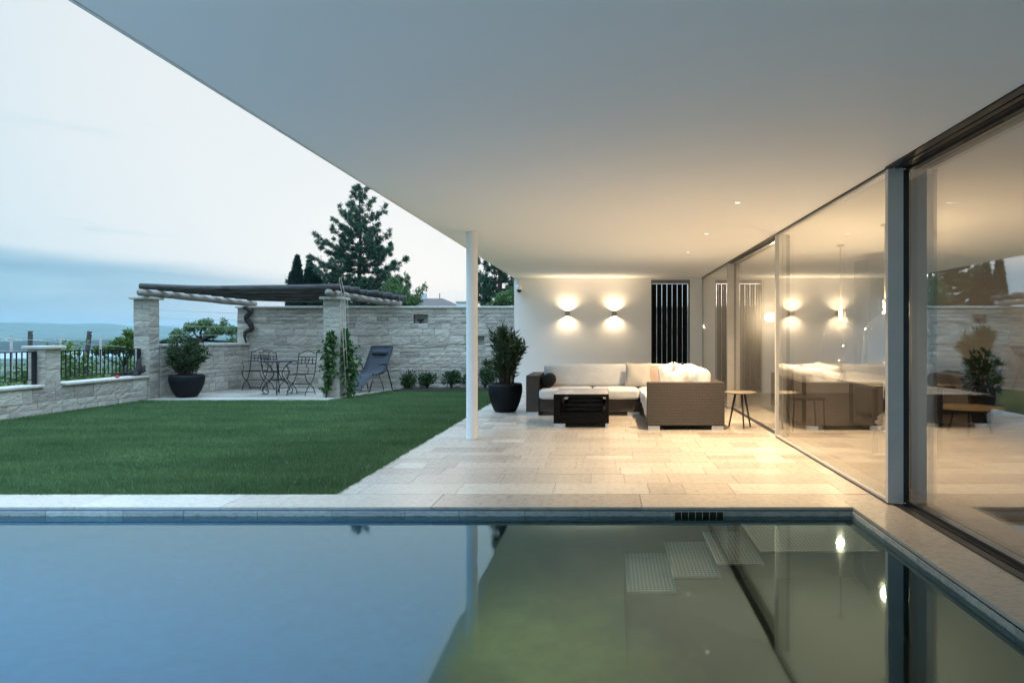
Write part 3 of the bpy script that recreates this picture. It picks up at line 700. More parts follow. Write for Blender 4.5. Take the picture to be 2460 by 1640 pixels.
# ------------------------------------------------------------------ garden walls
def cap(mb, x0, y0, x1, y1, z0, z1): mb.cbox(x0, y0, z0, x1, y1, z1, 0.012)
def build_walls():
    # tall rear wall
    t = thing('garden_wall', 'tall pale split-stone wall closing the far side of the lawn', 'garden wall', (-3, 16.95, 0))
    yb = 16.80; xa, xb = -9.04, 2.6; h = 1.96
    niches = []
    for px0, px1, py0, py1 in ((950, 983, 722, 743), (1093, 1112, 771, 793)):
        a = at(px0, py1, yb); b = at(px1, py0, yb); niches.append((a[0] - xa, b[0] - xa, a[2] + 0.1, b[2] + 0.1))
    core = MB(); us = [0] + [q for nn in niches for q in nn[:2]] + [xb - xa]
    for i in range(0, len(us), 2): core.box(xa + us[i], yb + 0.004, -0.3, xa + us[i + 1], yb + 0.30, h)
    for a, b, c, d in niches:
        core.box(xa + a, yb + 0.005, -0.3, xa + b, yb + 0.299, c - 0.1); core.box(xa + a, yb + 0.005, d - 0.1, xa + b, yb + 0.299, h); core.box(xa + a, yb + 0.16, c - 0.1, xa + b, yb + 0.298, d - 0.1)
    core.build('wall_core', 'dark_mortar', t)
    m = MB(); stone_face(m, (xa, yb, -0.10), (1, 0, 0), (0, -1, 0), xb - xa, h + 0.10, 0.022, 0.08, 0.18, niches, 3, 0.16, 0.55)
    stone_face(m, (xa, yb + 0.30, 0), (0, -1, 0), (-1, 0, 0), 0.30, h, 0.02, 0.10, 0.2, (), 4, 0.2, 0.31)
    m.build('stone_facing', 'split_travertine', t)
    q = MB()
    for a, b, c, d in niches: q.box(xa + a + .001, yb + 0.14, c - 0.099, xa + b - .001, yb + 0.159, d - 0.101); q.box(xa + a - .004, yb - 0.012, c - 0.128, xa + b + 0.004, yb + 0.139, c - 0.1005)
    q.build('niche', 'cap_stone', t)
    c = MB(); rnd = random.Random(3); x = xa - 0.05
    while x < xb: l = rnd.uniform(0.9, 1.3); cap(c, x + .001, yb - 0.055, min(x + l, xb) - .001, yb + 0.36, h + 0.001, h + 0.052); x += l
    c.build('coping', 'cap_stone', t)
    # small ornament in the niche
    a = at(966, 742.5, yb + 0.06); o = thing('bowl_ornament', 'small dark footed ornament standing in the niche of the tall stone wall', 'ornament', (a[0], yb + 0.05, niches[0][2] - 0.1))
    m = MB(); m.lathe([(0.035, 0.0), (0.03, 0.015), (0.012, 0.03), (0.012, 0.06), (0.07, 0.075), (0.085, 0.10), (0.06, 0.13), (0.0, 0.14)], (0, 0, 0), 16); m.build('bowl', 'dark_metal', o, True)
    # side wall of the patio, waist high
    t = thing('patio_wall', 'waist-high pale stone wall between the pergola pillar and tall wall', 'garden wall', (-9.2, 15.5, 0))
    A, B = Vector((-9.29, 14.24, 0)), Vector((-8.78, 16.77, 0)); u = (B - A).normalized(); n = Vector((u.y, -u.x, 0)); L = (B - A).length; th = 0.3; hh = 1.06
    core = MB(); P = [A - n * .002, B - n * .002, B - n * th, A - n * th]; core.prism([(p.x, p.y) for p in P], -0.3, hh); core.build('wall_core', 'dark_mortar', t)
    m = MB(); stone_face(m, A + Vector((0, 0, -0.05)), u, n, L, hh + 0.05, 0.018, 0.085, 0.18, (), 6, 0.16, 0.5); m.build('stone_facing', 'split_travertine', t)
    c = MB(); P = [A + n * 0.05, B + n * 0.05, B - n * (th + .04), A - n * (th + .04)]; c.prism([(p.x, p.y) for p in P], hh + 0.001, hh + 0.052); c.build('coping', 'cap_stone', t)
    # low wall with railings
    t = thing('parapet_wall', 'knee-high pale stone wall with stone coping along the left of the lawn', 'garden wall', (-9.5, 10, 0))
    xw = -9.35; core = MB(); core.box(xw - 0.3, 0.2, -2.0, xw - 0.002, 13.93, 0.43); core.build('wall_core', 'dark_mortar', t)
    m = MB(); stone_face(m, (xw, 5.2, -0.06), (0, 1, 0), (1, 0, 0), 13.93 - 5.2, 0.49, 0.02, 0.09, 0.18, (), 7, 0.18, 0.6); m.build('stone_facing', 'split_travertine', t)
    c = MB(); y = 0.2
    while y < 13.92:
        y2 = min(y + random.uniform(0.9, 1.3), 13.925)
        if not (y < 11.38 < y2): c.cbox(xw - 0.34, y + .001, 0.431, xw + 0.055, y2 - .001, 0.478, 0.014)
        else:
            c.cbox(xw - 0.34, y + .001, 0.431, xw + 0.055, 11.34, 0.478, 0.014); c.cbox(xw - 0.34, 11.76, 0.431, xw + 0.055, y2 - .001, 0.478, 0.014) if y2 > 11.8 else None
        y = max(y2, 11.76) if y < 11.38 < y2 else y2
    c.build('coping', 'cap_stone', t)
    # its pillar
    p = MB(); p.box(xw - 0.292, 11.418, 0.43, xw - 0.004, 11.702, 1.065); p.build('pillar', 'dark_mortar', t)
    s = MB(); stone_face(s, (xw - 0.30, 11.41, 0.40), (1, 0, 0), (0, -1, 0), 0.30, 0.665, 0.014, 0.12, 0.2, (), 9, 0.2, 0.31); stone_face(s, (xw, 11.41, 0.40), (0, 1, 0), (1, 0, 0), 0.30, 0.665, 0.014, 0.12, 0.2, (), 10, 0.15, 0.31)
    stone_face(s, (xw - 0.3, 11.71, 0.40), (0, -1, 0), (-1, 0, 0), 0.30, 0.665, 0.014, 0.12, 0.2, (), 11, 0.2, 0.31); s.build('pillar_facing', 'split_travertine', t)
    c = MB(); c.cbox(xw - 0.37, 11.35, 1.066, xw + 0.07, 11.77, 1.12, 0.016); c.build('pillar_cap', 'cap_stone', t)
build_walls()

def build_railings():
    for (y0, y1, lab) in ((11.80, 13.93, 'black iron railing between the small pillar and the pergola pillar'), (8.6, 11.38, 'black iron railing left of the small stone pillar, cut by the photo edge')):
        x = -9.5; t = thing('iron_railing', lab, 'railing', (x, (y0 + y1) / 2, 0.478), 0, 'iron railings on the low wall')
        m = MB(); m.box(x - 0.022, y0, 1.015, x + 0.022, y1, 1.03); m.build('top_rail', 'black_iron', t)
        m = MB(); m.box(x - 0.015, y0, 0.555, x + 0.015, y1, 0.567); m.build('bottom_rail', 'black_iron', t)
        m = MB(); ye = y1 - 0.05; m.box(x - 0.025, ye, 0.478, x + 0.025, y1, 1.0145); m.build('end_post', 'black_iron', t)
        n = int((y1 - y0 - 0.06) / 0.102)
        for k in range(n):
            y = y0 + 0.01 + k * (y1 - y0 - 0.07) / n
            m = MB(); m.box(x - 0.008, y, 0.5675, x + 0.008, y + 0.014, 1.0145); m.build('baluster', 'black_iron', t)
build_railings()

# ------------------------------------------------------------------ pergola
def log_path(a, b, sag=0.0, n=14, amp=0.012, seed=0):
    r = random.Random(seed); a, b = Vector(a), Vector(b); ph = r.uniform(0, 6); out = []
    for i in range(n + 1):
        k = i / n; p = a.lerp(b, k); p.z += sag * 4 * k * (1 - k) + amp * math.sin(ph + k * 7); p.y += amp * math.sin(ph * 2 + k * 5) if abs(b.x - a.x) > 1 else 0; out.append(p)
    return out
def build_pergola():
    t = thing('pergola', 'rustic pergola of weathered logs on two pale stone pillars', 'pergola', (-7.5, 14.1, 0))
    for (x0, x1, y0, y1, zc) in ((-9.63, -9.315, 13.95, 14.25, 2.03), (-5.90, -5.565, 14.30, 14.66, 2.045)):
        core = MB(); core.box(x0 + .006, y0 + .006, -0.3, x1 - .006, y1 - .006, zc); pc = core.build('pillar', 'dark_mortar', t)
        m = MB(); sd = int(x0 * -100)
        for o, u, n, w in (((x0, y0, -0.1), (1, 0, 0), (0, -1, 0), x1 - x0), ((x1, y0, -0.1), (0, 1, 0), (1, 0, 0), y1 - y0), ((x0, y1, -0.1), (0, -1, 0), (-1, 0, 0), y1 - y0), ((x1, y1, -0.1), (-1, 0, 0), (0, 1, 0), x1 - x0)):
            stone_face(m, o, u, n, w, zc + 0.1, 0.012, 0.13, 0.24, (), sd, 0.17, 0.36); sd += 7
        m.build('stone_facing', 'split_travertine', pc)
        c = MB(); c.cbox(x0 - 0.07, y0 - 0.07, zc + 0.001, x1 + 0.07, y1 + 0.07, zc + 0.055, 0.014); c.build('pillar_cap', 'cap_stone', pc)
    A0, A1 = Vector((-9.36, 13.72, 2.165)), Vector((-8.77, 17.08, 2.085)); B0, B1 = Vector((-5.70, 14.02, 2.172)), Vector((-5.16, 17.12, 2.085))
    for k, (a, b) in enumerate(((A0, A1), (B0, B1))):
        P = log_path(a, b, -0.012, 12, 0.006, k); m = MB(); m.tube(P, [0.070 + 0.004 * math.sin(i * 1.7) for i in range(13)], 14); m.build('beam', 'weathered_log', t)
    n = 9
    for k in range(n):
        f = 0.04 + 0.90 * k / (n - 1); a = A0.lerp(A1, f); b = B0.lerp(B1, f); r = random.Random(k + 40)
        d = (b - a).normalized(); rad = 0.058 + r.uniform(-0.006, 0.010)
        a = a - d * r.uniform(0.03, 0.10) + Vector((0, 0, 0.068 + rad)); b = b + d * (0.22 + r.uniform(-0.03, 0.06)) + Vector((0, 0, 0.068 + rad))
        P = log_path(a, b, -0.035 if k == 0 else r.uniform(-0.05, -0.01), 16, 0.008, k + 9)
        m = MB(); m.tube(P, [rad * (1 + 0.05 * math.sin(i * 0.9 + k)) * (1 + 0.15 * (i / 16)) for i in range(17)], 12); m.build('roof_log', 'dark_log', t)
build_pergola()

def build_wires():
    t = thing('wire_trellis', 'thin trellis wires strung between left pergola pillar and tall wall', 'wires', (-9.3, 15.5, 1.1))
    for z in (1.30, 1.50, 1.66, 1.83):
        m = MB(); m.tube([(-9.42, 14.26, z), (-9.2, 15.5, z - 0.004), (-8.98, 16.79, z)], 0.0035, 5); m.build('wire', 'grey_aluminium', t)
    # old vine branch hung on the wall
    pts = [(559, 706), (567, 709), (577, 716), (566, 728), (566, 734), (577, 747), (579, 756), (563, 763), (562, 775), (565, 786), (566, 792)]
    P = [at(x, y, 16.70) for x, y in pts]; x0 = P[-1]
    o = thing('vine_branch', 'dark twisted old vine branch hung as decoration on the stone wall', 'branch', (x0[0], 16.70, x0[2]))
    m = MB(); Q = []
    for a, b in zip(P[:-1], P[1:]):
        for k in range(4): Q.append(Vector(a).lerp(Vector(b), k / 4) + Vector((0, random.uniform(-.01, .01), 0)))
    Q.append(Vector(P[-1])); m.tube(Q, [0.018 + 0.045 * math.sin(min(1, i / len(Q) * 1.25) * math.pi) ** 0.6 * (1 + 0.18 * math.sin(i * 2.3)) * 0.9 + 0.004 for i in range(len(Q))], 8); m.build('stem', 'dark_bark', o)
    m = MB(); m.tube([Q[7], Q[7] + Vector((-0.07, -0.02, 0.05))], [0.03, 0.008], 7); m.build('twig', 'dark_bark', o)
    # gnarled root on the low wall by the pillar
    o = thing('gnarled_root', 'dark gnarled root standing on the low wall beside the pergola pillar', 'root', (-9.42, 13.72, 0.478))
    m = MB(); b = Vector((-9.42, 13.72, 0.49)); m.tube([b + Vector(q) for q in ((-0.28, -0.32, 0.03), (-0.1, -0.15, 0.05), (0.0, 0, 0.06), (0.03, 0.03, 0.16), (0.0, 0.06, 0.26), (0.05, 0.08, 0.36))], [0.02, 0.045, 0.07, 0.06, 0.05, 0.012], 9)
    m.tube([b + Vector(q) for q in ((0, 0, 0.05), (0.08, 0.09, 0.10), (0.07, 0.13, 0.20))], [0.05, 0.045, 0.015], 8); m.tube([b + Vector(q) for q in ((0, 0, 0.05), (0.06, -0.12, 0.03), (0.05, -0.2, 0.02))], [0.05, 0.03, 0.015], 8); m.build('root', 'dark_bark', o)
    o = thing('red_flower', 'tiny red blossom on low wall beside the railing', 'flower', (-9.40, 13.15, 0.478))
    m = MB(); m.lathe([(0.0, 0.0), (0.035, 0.01), (0.045, 0.03), (0.02, 0.045), (0.0, 0.03)], (0, 0, 0), 9); m.build('blossom', 'red_petal', o, True)
    m = MB(); m.tube([(0, 0, 0.0), (0.04, -0.06, 0.004), (0.08, -0.1, 0.0)], 0.006, 5); m.build('stem', 'creeper_leaf', o, True)
build_wires()

# ------------------------------------------------------------------ lawn
def build_grass():
    rng = np.random.default_rng(12); N = 1100000
    x = rng.uniform(-9.34, -2.178 + 0.016 * rng.random(N), N); y = rng.uniform(5.575 + 0.014 * rng.random(N), 16.5, N)
    keep = rng.random(N) < np.minimum(1, (5.6 / y) ** 1.35)
    edge = -5.62 + (y - 13.9) * 0.22
    wob = 0.03 * np.sin(x * 5.1) + 0.02 * np.sin(x * 13.0 + 1)
    keep &= ~((y > PATIO_Y - 0.02 + wob) & (x < edge + 0.03 + 0.03 * np.sin(y * 9)))
    x, y = x[keep], y[keep]; n = len(x); sc = (y / 5.6) ** 0.8
    h = rng.uniform(0.022, 0.046, n) * (1 + 0.25 * np.sin(x * 1.7 + np.sin(y * 1.1)) * 0.4); w = rng.uniform(0.0028, 0.0045, n) * sc
    a = rng.uniform(0, 2 * np.pi, n); lean = rng.normal(0, 0.014, (n, 2))
    P = np.stack([x, y, np.full(n, -0.03)], 1); sd = np.stack([np.cos(a), np.sin(a), np.zeros(n)], 1) * (w / 2)[:, None]
    T = P + np.concatenate([lean, h[:, None]], 1)
    v = np.stack([P - sd, P + sd, T], 1).reshape(-1, 3)
    # longer uncut tufts hanging over the paving along the edges
    k = 9000; ex = np.where(rng.random(k) < 0.5, -2.2 + rng.normal(0, 0.008, k), rng.uniform(-9.3, -2.2, k)); on_side = np.abs(ex + 2.2) < 0.05; ey = np.where(on_side, rng.uniform(5.58, 14.5, k), 5.588 + rng.normal(0, 0.006, k))
    clump = np.sin(ex * 7) * np.sin(ey * 5.3) + 0.6 * np.sin(ex * 23 + ey * 17) > -0.35; ex, ey, on_side = ex[clump], ey[clump], on_side[clump]; k = len(ex)
    Pe = np.stack([ex, ey, np.full(k, -0.03)], 1); ae = rng.uniform(0, 2 * np.pi, k); se = np.stack([np.cos(ae), np.sin(ae), np.zeros(k)], 1) * 0.0021
    out = np.where(on_side, 1, 0)[:, None] * np.array([[1.0, 0, 0]]) + np.where(on_side, 0, 1)[:, None] * np.array([[0, -1.0, 0]])
    Te = Pe + out * rng.uniform(0.0, 0.035, k)[:, None] + rng.normal(0, 0.012, (k, 3)) * np.array([1, 1, 0]) + np.array([0, 0, 1]) * rng.uniform(0.040, 0.068, k)[:, None]
    v = np.concatenate([v, np.stack([Pe - se, Pe + se, Te], 1).reshape(-1, 3)])
    tag(np_mesh('lawn_grass', v, 3, 'grass_blade'), 'short dark green mown lawn between pool, terrace and garden walls', 'grass', None, 'stuff')
    m = MB(); m.add([(-9.34, 5.59, -0.0275), (-2.205, 5.59, -0.0275), (-2.205, 16.77, -0.0275), (-9.34, 16.77, -0.0275)], [(0, 1, 2, 3)]); tag(m.build('lawn_turf', 'grass_blade'), kind='structure')
    m = MB(); m.prism([(-5.0, 16.05), (-2.25, 16.15), (-2.25, 16.76), (-4.85, 16.76)], -0.027, 0.012); tag(m.build('planting_bed_ground', 'soil'), kind='structure')
build_grass()

# ------------------------------------------------------------------ plants
def fill_bush(c, rx, ry, rz, n, shell=0.35, rng=RNG, lumps=0):
    """points through an uneven rounded volume with outward directions"""
    d = unit(rng.normal(size=(n, 3))); r = (shell + (1 - shell) * rng.random(n) ** 0.55)
    if lumps:
        k = unit(rng.normal(size=(lumps, 3))); g = np.max(d @ k.T, 1); r = r * (0.72 + 0.36 * g ** 6)
    P = d * r[:, None] * np.array([rx, ry, rz]) + np.array(c); return P, d
def oleander(name_lab, x, y, rim_r, h, base_r, plant_h, plant_w, seed, nstem):
    rng = np.random.default_rng(seed); rnd = random.Random(seed)
    pot = thing('plant_pot', name_lab[0], 'plant pot', (x, y, 0), 0, 'large black plant pots')
    m = MB(); prof = [(base_r * 0.9, 0.0), (base_r, 0.01)]
    for k in range(1, 13):
        f = k / 12; prof.append((base_r + (rim_r * 1.015 - base_r) * math.sin(min(1, f * 1.12) * math.pi / 2) ** 0.85 - (0.012 * max(0, f - 0.8) * 5), 0.01 + (h - 0.01) * f))
    r0 = prof[-1][0]; prof += [(r0 - 0.012, h + 0.004), (r0 - 0.028, h), (r0 - 0.034, h - 0.05)]
    m.lathe(prof, (0, 0, 0), 48); m.build('pot_body', 'pot_black', pot, True)
    m = MB(); m.lathe([(0.0, h - 0.035), (r0 - 0.033, h - 0.05)], (0, 0, 0), 32); m.build('soil', 'soil', pot, True)
    t = thing('oleander', name_lab[1], 'shrub', (x, y, h - 0.04), 0, 'oleander shrubs in black pots')
    st = MB(); P = []; D = []; L = []
    for k in range(nstem):
        a = rnd.uniform(0, 2 * math.pi); sp = rnd.random() ** 0.6; hh = plant_h * (1 - 0.30 * sp ** 2.5) * (rnd.uniform(0.78, 1.0) if rnd.random() < 0.62 else rnd.uniform(0.34, 0.8)); rx = plant_w / 2 * sp * 0.80
        b0 = Vector((math.cos(a) * sp * rim_r * 0.5, math.sin(a) * sp * rim_r * 0.5, 0)); tip = Vector((math.cos(a) * rx, math.sin(a) * rx, hh))
        mid = b0.lerp(tip, 0.5) + Vector((-math.cos(a) * 0.05 * sp, -math.sin(a) * 0.05 * sp, 0.06)); pts = [b0, b0.lerp(mid, 0.5) + Vector((0, 0, 0.02)), mid, mid.lerp(tip, 0.55) + Vector((0, 0, 0.015)), tip]
        st.tube(pts, [0.008, 0.007, 0.006, 0.005, 0.003], 5)
        for q in range(rnd.randint(58, 80)):
            f = 0.12 + 0.88 * rnd.random() ** 0.75; i = min(3, int(f * 4)); p = pts[i].lerp(pts[i + 1], f * 4 - i); ax = (pts[i + 1] - pts[i]).normalized()
            ang = rnd.uniform(0, 2 * math.pi); o = ax.orthogonal().normalized(); o2 = ax.cross(o); out = o * math.cos(ang) + o2 * math.sin(ang)
            dr = (ax * rnd.uniform(0.45, 1.1) + out * rnd.uniform(0.5, 1.0) + Vector((0, 0, rnd.uniform(-0.4, 0.15)))).normalized()
            P.append(p); D.append(dr); L.append(rnd.uniform(0.08, 0.15))
    st.build('stem', 'bark', t, True)
    np_mesh('foliage', leaf_quads(np.array(P), np.array(D), np.array(L), np.array(L) * 0.17 + 0.004, rng), 4, 'oleander_leaf', t, True)
oleander(('wide black pot standing on the patio by the low stone wall', 'bushy oleander in the wide black pot on the patio'), -8.80, 14.36, 0.335, 0.465, 0.19, 0.86, 1.0, 5, 44)
oleander(('black pot standing on the terrace at the white wall corner', 'tall oleander in the black pot on the terrace beside the sofa'), -1.70, 11.62, 0.288, 0.475, 0.18, 1.02, 0.86, 6, 48)

def build_hedge_bushes():
    labs = ['leftmost small laurel bush against the stone wall, beside the lounger', 'second small laurel bush from the lounger against the stone wall', 'small laurel bush standing alone in the gap left of the white column', 'small laurel bush mostly hidden behind the white column', 'small laurel bush at the foot of the stone wall behind the terrace pot']
    for k, (px, w, h) in enumerate(((934, 0.54, 0.54), (981, 0.52, 0.40), (1036, 0.46, 0.47), (1080, 0.40, 0.36), (1114, 0.56, 0.52))):
        x = at(px, 800, 16.45)[0]; rng = np.random.default_rng(60 + k)
        t = thing('laurel_bush', labs[k], 'bush', (x, 16.46, 0.01), 0, 'small bushes along the stone wall')
        s = MB()
        for q in range(7): a = q * 0.9 + k; s.tube([(0, 0, 0), (math.cos(a) * w * 0.2, math.sin(a) * w * 0.18, h * 0.5), (math.cos(a) * w * 0.36, math.sin(a) * w * 0.3, h * 0.85)], [0.010, 0.007, 0.004], 5)
        s.build('stem', 'bark', t, True)
        Ps, Ds = [], []
        for q in range(4):
            ox, oz = rng.uniform(-0.24, 0.24) * w, rng.uniform(0.34, 0.66) * h; r_ = w * rng.uniform(0.22, 0.36); pp, dd = fill_bush((ox, rng.uniform(-0.15, 0.15) * w, oz), r_, r_, min(oz, h * rng.uniform(0.30, 0.46)), 215, 0.2, rng, 8); Ps.append(pp); Ds.append(dd)
        P, D = np.concatenate(Ps), np.concatenate(Ds); D = D + rng.normal(size=D.shape) * 0.6 + np.array([0, 0, 0.35])
        np_mesh('foliage', leaf_quads(P, D, rng.uniform(0.045, 0.085, len(P)), rng.uniform(0.022, 0.036, len(P)), rng), 4, 'laurel_leaf', t, True)
build_hedge_bushes()
def build_hedge():
    rng = np.random.default_rng(5); t = thing('clipped_hedge', 'dark clipped hedge seen only through the gaps of the slatted window', 'hedge', (1.9, 19.2, -0.3)); n = 5200
    P = np.stack([rng.uniform(-0.2, 4.4, n), 19.2 + rng.uniform(-0.35, 0.35, n), -0.3 + 1.5 * rng.random(n) ** 0.6], 1); np_mesh('foliage', leaf_quads(P, rng.normal(size=(n, 3)), 0.10, 0.06, rng), 4, 'cypress_leaf', t)
    s = MB()
    for k in range(10): s.tube([(0 + k * 0.45, 19.2, -0.4), (0.05 + k * 0.45, 19.22, 0.9)], 0.02, 5)
    s.build('stem', 'dark_bark', t)
build_hedge()

def build_climbers():
    specs = (('climbing vine on a thin stake left of the pergola pillar', [(748, 913), (756, 860), (757, 800), (759, 765)], 14.22, 0.115, 470, 0.02), ('leafy climbing vine up the right side of the pergola pillar', [(806, 912), (806, 880), (803, 820), (797, 775)], 14.42, 0.125, 640, 0.0))
    for k, (lab, pts, d, w, n, dx) in enumerate(specs):
        P = [Vector(at(x, y, d)) for x, y in pts]; P[0].z = 0.0; rng = np.random.default_rng(80 + k)
        t = thing('climbing_plant', lab, 'climbing plant', (P[0].x, d, 0.0), 0, 'climbing plants at the pergola pillar')
        s = MB(); s.tube(P, [0.02 if k else 0.008, 0.018 if k else 0.007, 0.010, 0.004], 7); s.tube([p + Vector((0.03 * math.sin(i * 2), 0.02, 0)) for i, p in enumerate(P)], [0.01, 0.01, 0.007, 0.003], 6); s.build('stem', 'bark', t)
        stk = MB(); top = P[-1] + Vector((0.0, 0.02, 0.10 if k == 0 else 0.85)); stk.tube([P[0] + Vector((0.0, 0.0, 0)), top], 0.006, 6); stk.build('stake', 'grey_wood', t)
        f = np.clip(rng.normal(0.55, 0.27, n), 0.12, 1.02) if k == 0 else np.clip(rng.normal(0.62, 0.25, n), 0.1, 1.15); Pn = np.array([list(p) for p in P]); i = np.minimum((f * 3).astype(int), 2); fr = (f * 3 - i)[:, None]; C = Pn[i] * (1 - fr) + Pn[i + 1] * fr
        wid = w * (0.45 + 0.7 * np.sin(np.clip(f, 0, 1) * np.pi) ** 0.8) * (1 + 0.35 * np.sin(f * 23))
        off = rng.normal(size=(n, 3)) * np.array([0.55, 0.42, 0.1]) * wid[:, None]; pos = C + off
        if k: pos[:, 0] = np.maximum(pos[:, 0], -5.53 - 0.12 * (pos[:, 1] < 14.27)); pos[:, 1] = np.maximum(pos[:, 1], 14.15)
        else: pos[:, 1] = np.minimum(pos[:, 1], 14.27)
        D = off * 2 + rng.normal(size=(n, 3)) * 0.5 + np.array([0, -0.3, -0.55])
        np_mesh('foliage', leaf_quads(pos, D, rng.uniform(0.06, 0.11, n), rng.uniform(0.05, 0.09, n), rng), 4, 'creeper_leaf', t)
    # ropes hanging over the right pillar
    t = thing('hanging_rope', 'pale looped rope hanging over the pergola down the right pillar', 'rope', (-5.55, 14.22, 0.05))
    a = at(790, 660, 14.25); b = at(797, 915, 14.25); c = at(796, 660, 14.27)
    m = MB(); m.tube([(b[0] - .01, 14.255, 0.0), (a[0], 14.2, 1.2), (a[0], 14.12, 2.2), (a[0], 14.0, 2.40), (a[0] + 0.02, 13.97, 2.47), (c[0] - 0.01, 13.99, 2.48), (c[0], 14.0, 2.40), (c[0], 14.14, 2.2), (c[0], 14.2, 1.3), (b[0] + .02, 14.23, 0.6)], 0.008, 6); m.build('rope_strand', 'rope_fibre', t)
build_climbers()
# ------------------------------------------------------------------ soft shapes
def soft_box(mb, x0, y0, z0, x1, y1, z1, r=0.05, puff=0.02, cuts=9, seed=0, wr=0.004, mat=None, puff_axis=2):
    """cushion: rounded box with a little crown and creasing"""
    bm = bmesh.new(); bmesh.ops.create_cube(bm, size=2); bmesh.ops.subdivide_edges(bm, edges=bm.edges[:], cuts=cuts, use_grid_fill=True)
    h = Vector(((x1 - x0) / 2, (y1 - y0) / 2, (z1 - z0) / 2)); c = Vector(((x0 + x1) / 2, (y0 + y1) / 2, (z0 + z1) / 2)); rr = min(r, min(h) * 0.98); rnd = random.Random(seed); ph = [rnd.uniform(0, 6) for _ in range(6)]
    for v in bm.verts:
        q = Vector((v.co.x * h.x, v.co.y * h.y, v.co.z * h.z)); a, b = [v.co[i] for i in range(3) if i != puff_axis]
        inner = Vector([max(-h[i] + rr, min(h[i] - rr, q[i])) for i in range(3)]); d = q - inner
        if d.length > 1e-6: q = inner + d.normalized() * rr if sum(1 for i in range(3) if abs(d[i]) > 1e-5) > 1 else inner + Vector([math.copysign(rr, t) if abs(t) > 1e-5 else 0 for t in d])
        k = (1 - a * a) * (1 - b * b); q[puff_axis] += math.copysign(puff * k, v.co[puff_axis])
        q += Vector((1, 1, 1)) * wr * (math.sin(q.x * 17 + ph[0] + q.y * 9) * math.sin(q.y * 13 + ph[1]) + 0.7 * math.sin(q.z * 21 + q.x * 11 + ph[2]))
        v.co = q
    M_ = (mat or Matrix.Identity(4)); 
    for v in bm.verts: v.co = (M_ @ v.co) + c
    return mb.addbm(bm, True)
def throw_pillow(mb, c, w, h, t, mat, seed=0, n=16):
    """square scatter cushion: fat middle, thin pinched edge"""
    rnd = random.Random(seed); ph = rnd.uniform(0, 6); vs = []; fs = []
    for side in (1, -1):
        b = len(vs)
        for j in range(n + 1):
            for i in range(n + 1):
                a, d = -1 + 2 * i / n, -1 + 2 * j / n; k = (max(0, 1 - a * a) * max(0, 1 - d * d)) ** 0.45
                px = a * (1 - 0.07 * (1 - d * d) * abs(a)) * w / 2; pz = d * (1 - 0.07 * (1 - a * a) * abs(d)) * h / 2
                vs.append(Vector(c) + mat @ Vector((px, side * (t / 2 * k + 0.004) + 0.012 * k * math.sin(a * 4 + ph) * math.sin(d * 3 + ph), pz)))
        for j in range(n):
            for i in range(n):
                q = (b + j * (n + 1) + i, b + j * (n + 1) + i + 1, b + (j + 1) * (n + 1) + i + 1, b + (j + 1) * (n + 1) + i); fs.append(q if side < 0 else q[::-1])
    return mb.add(vs, fs, True)
def rot(rx=0, ry=0, rz=0): return Euler((R(rx), R(ry), R(rz))).to_matrix()

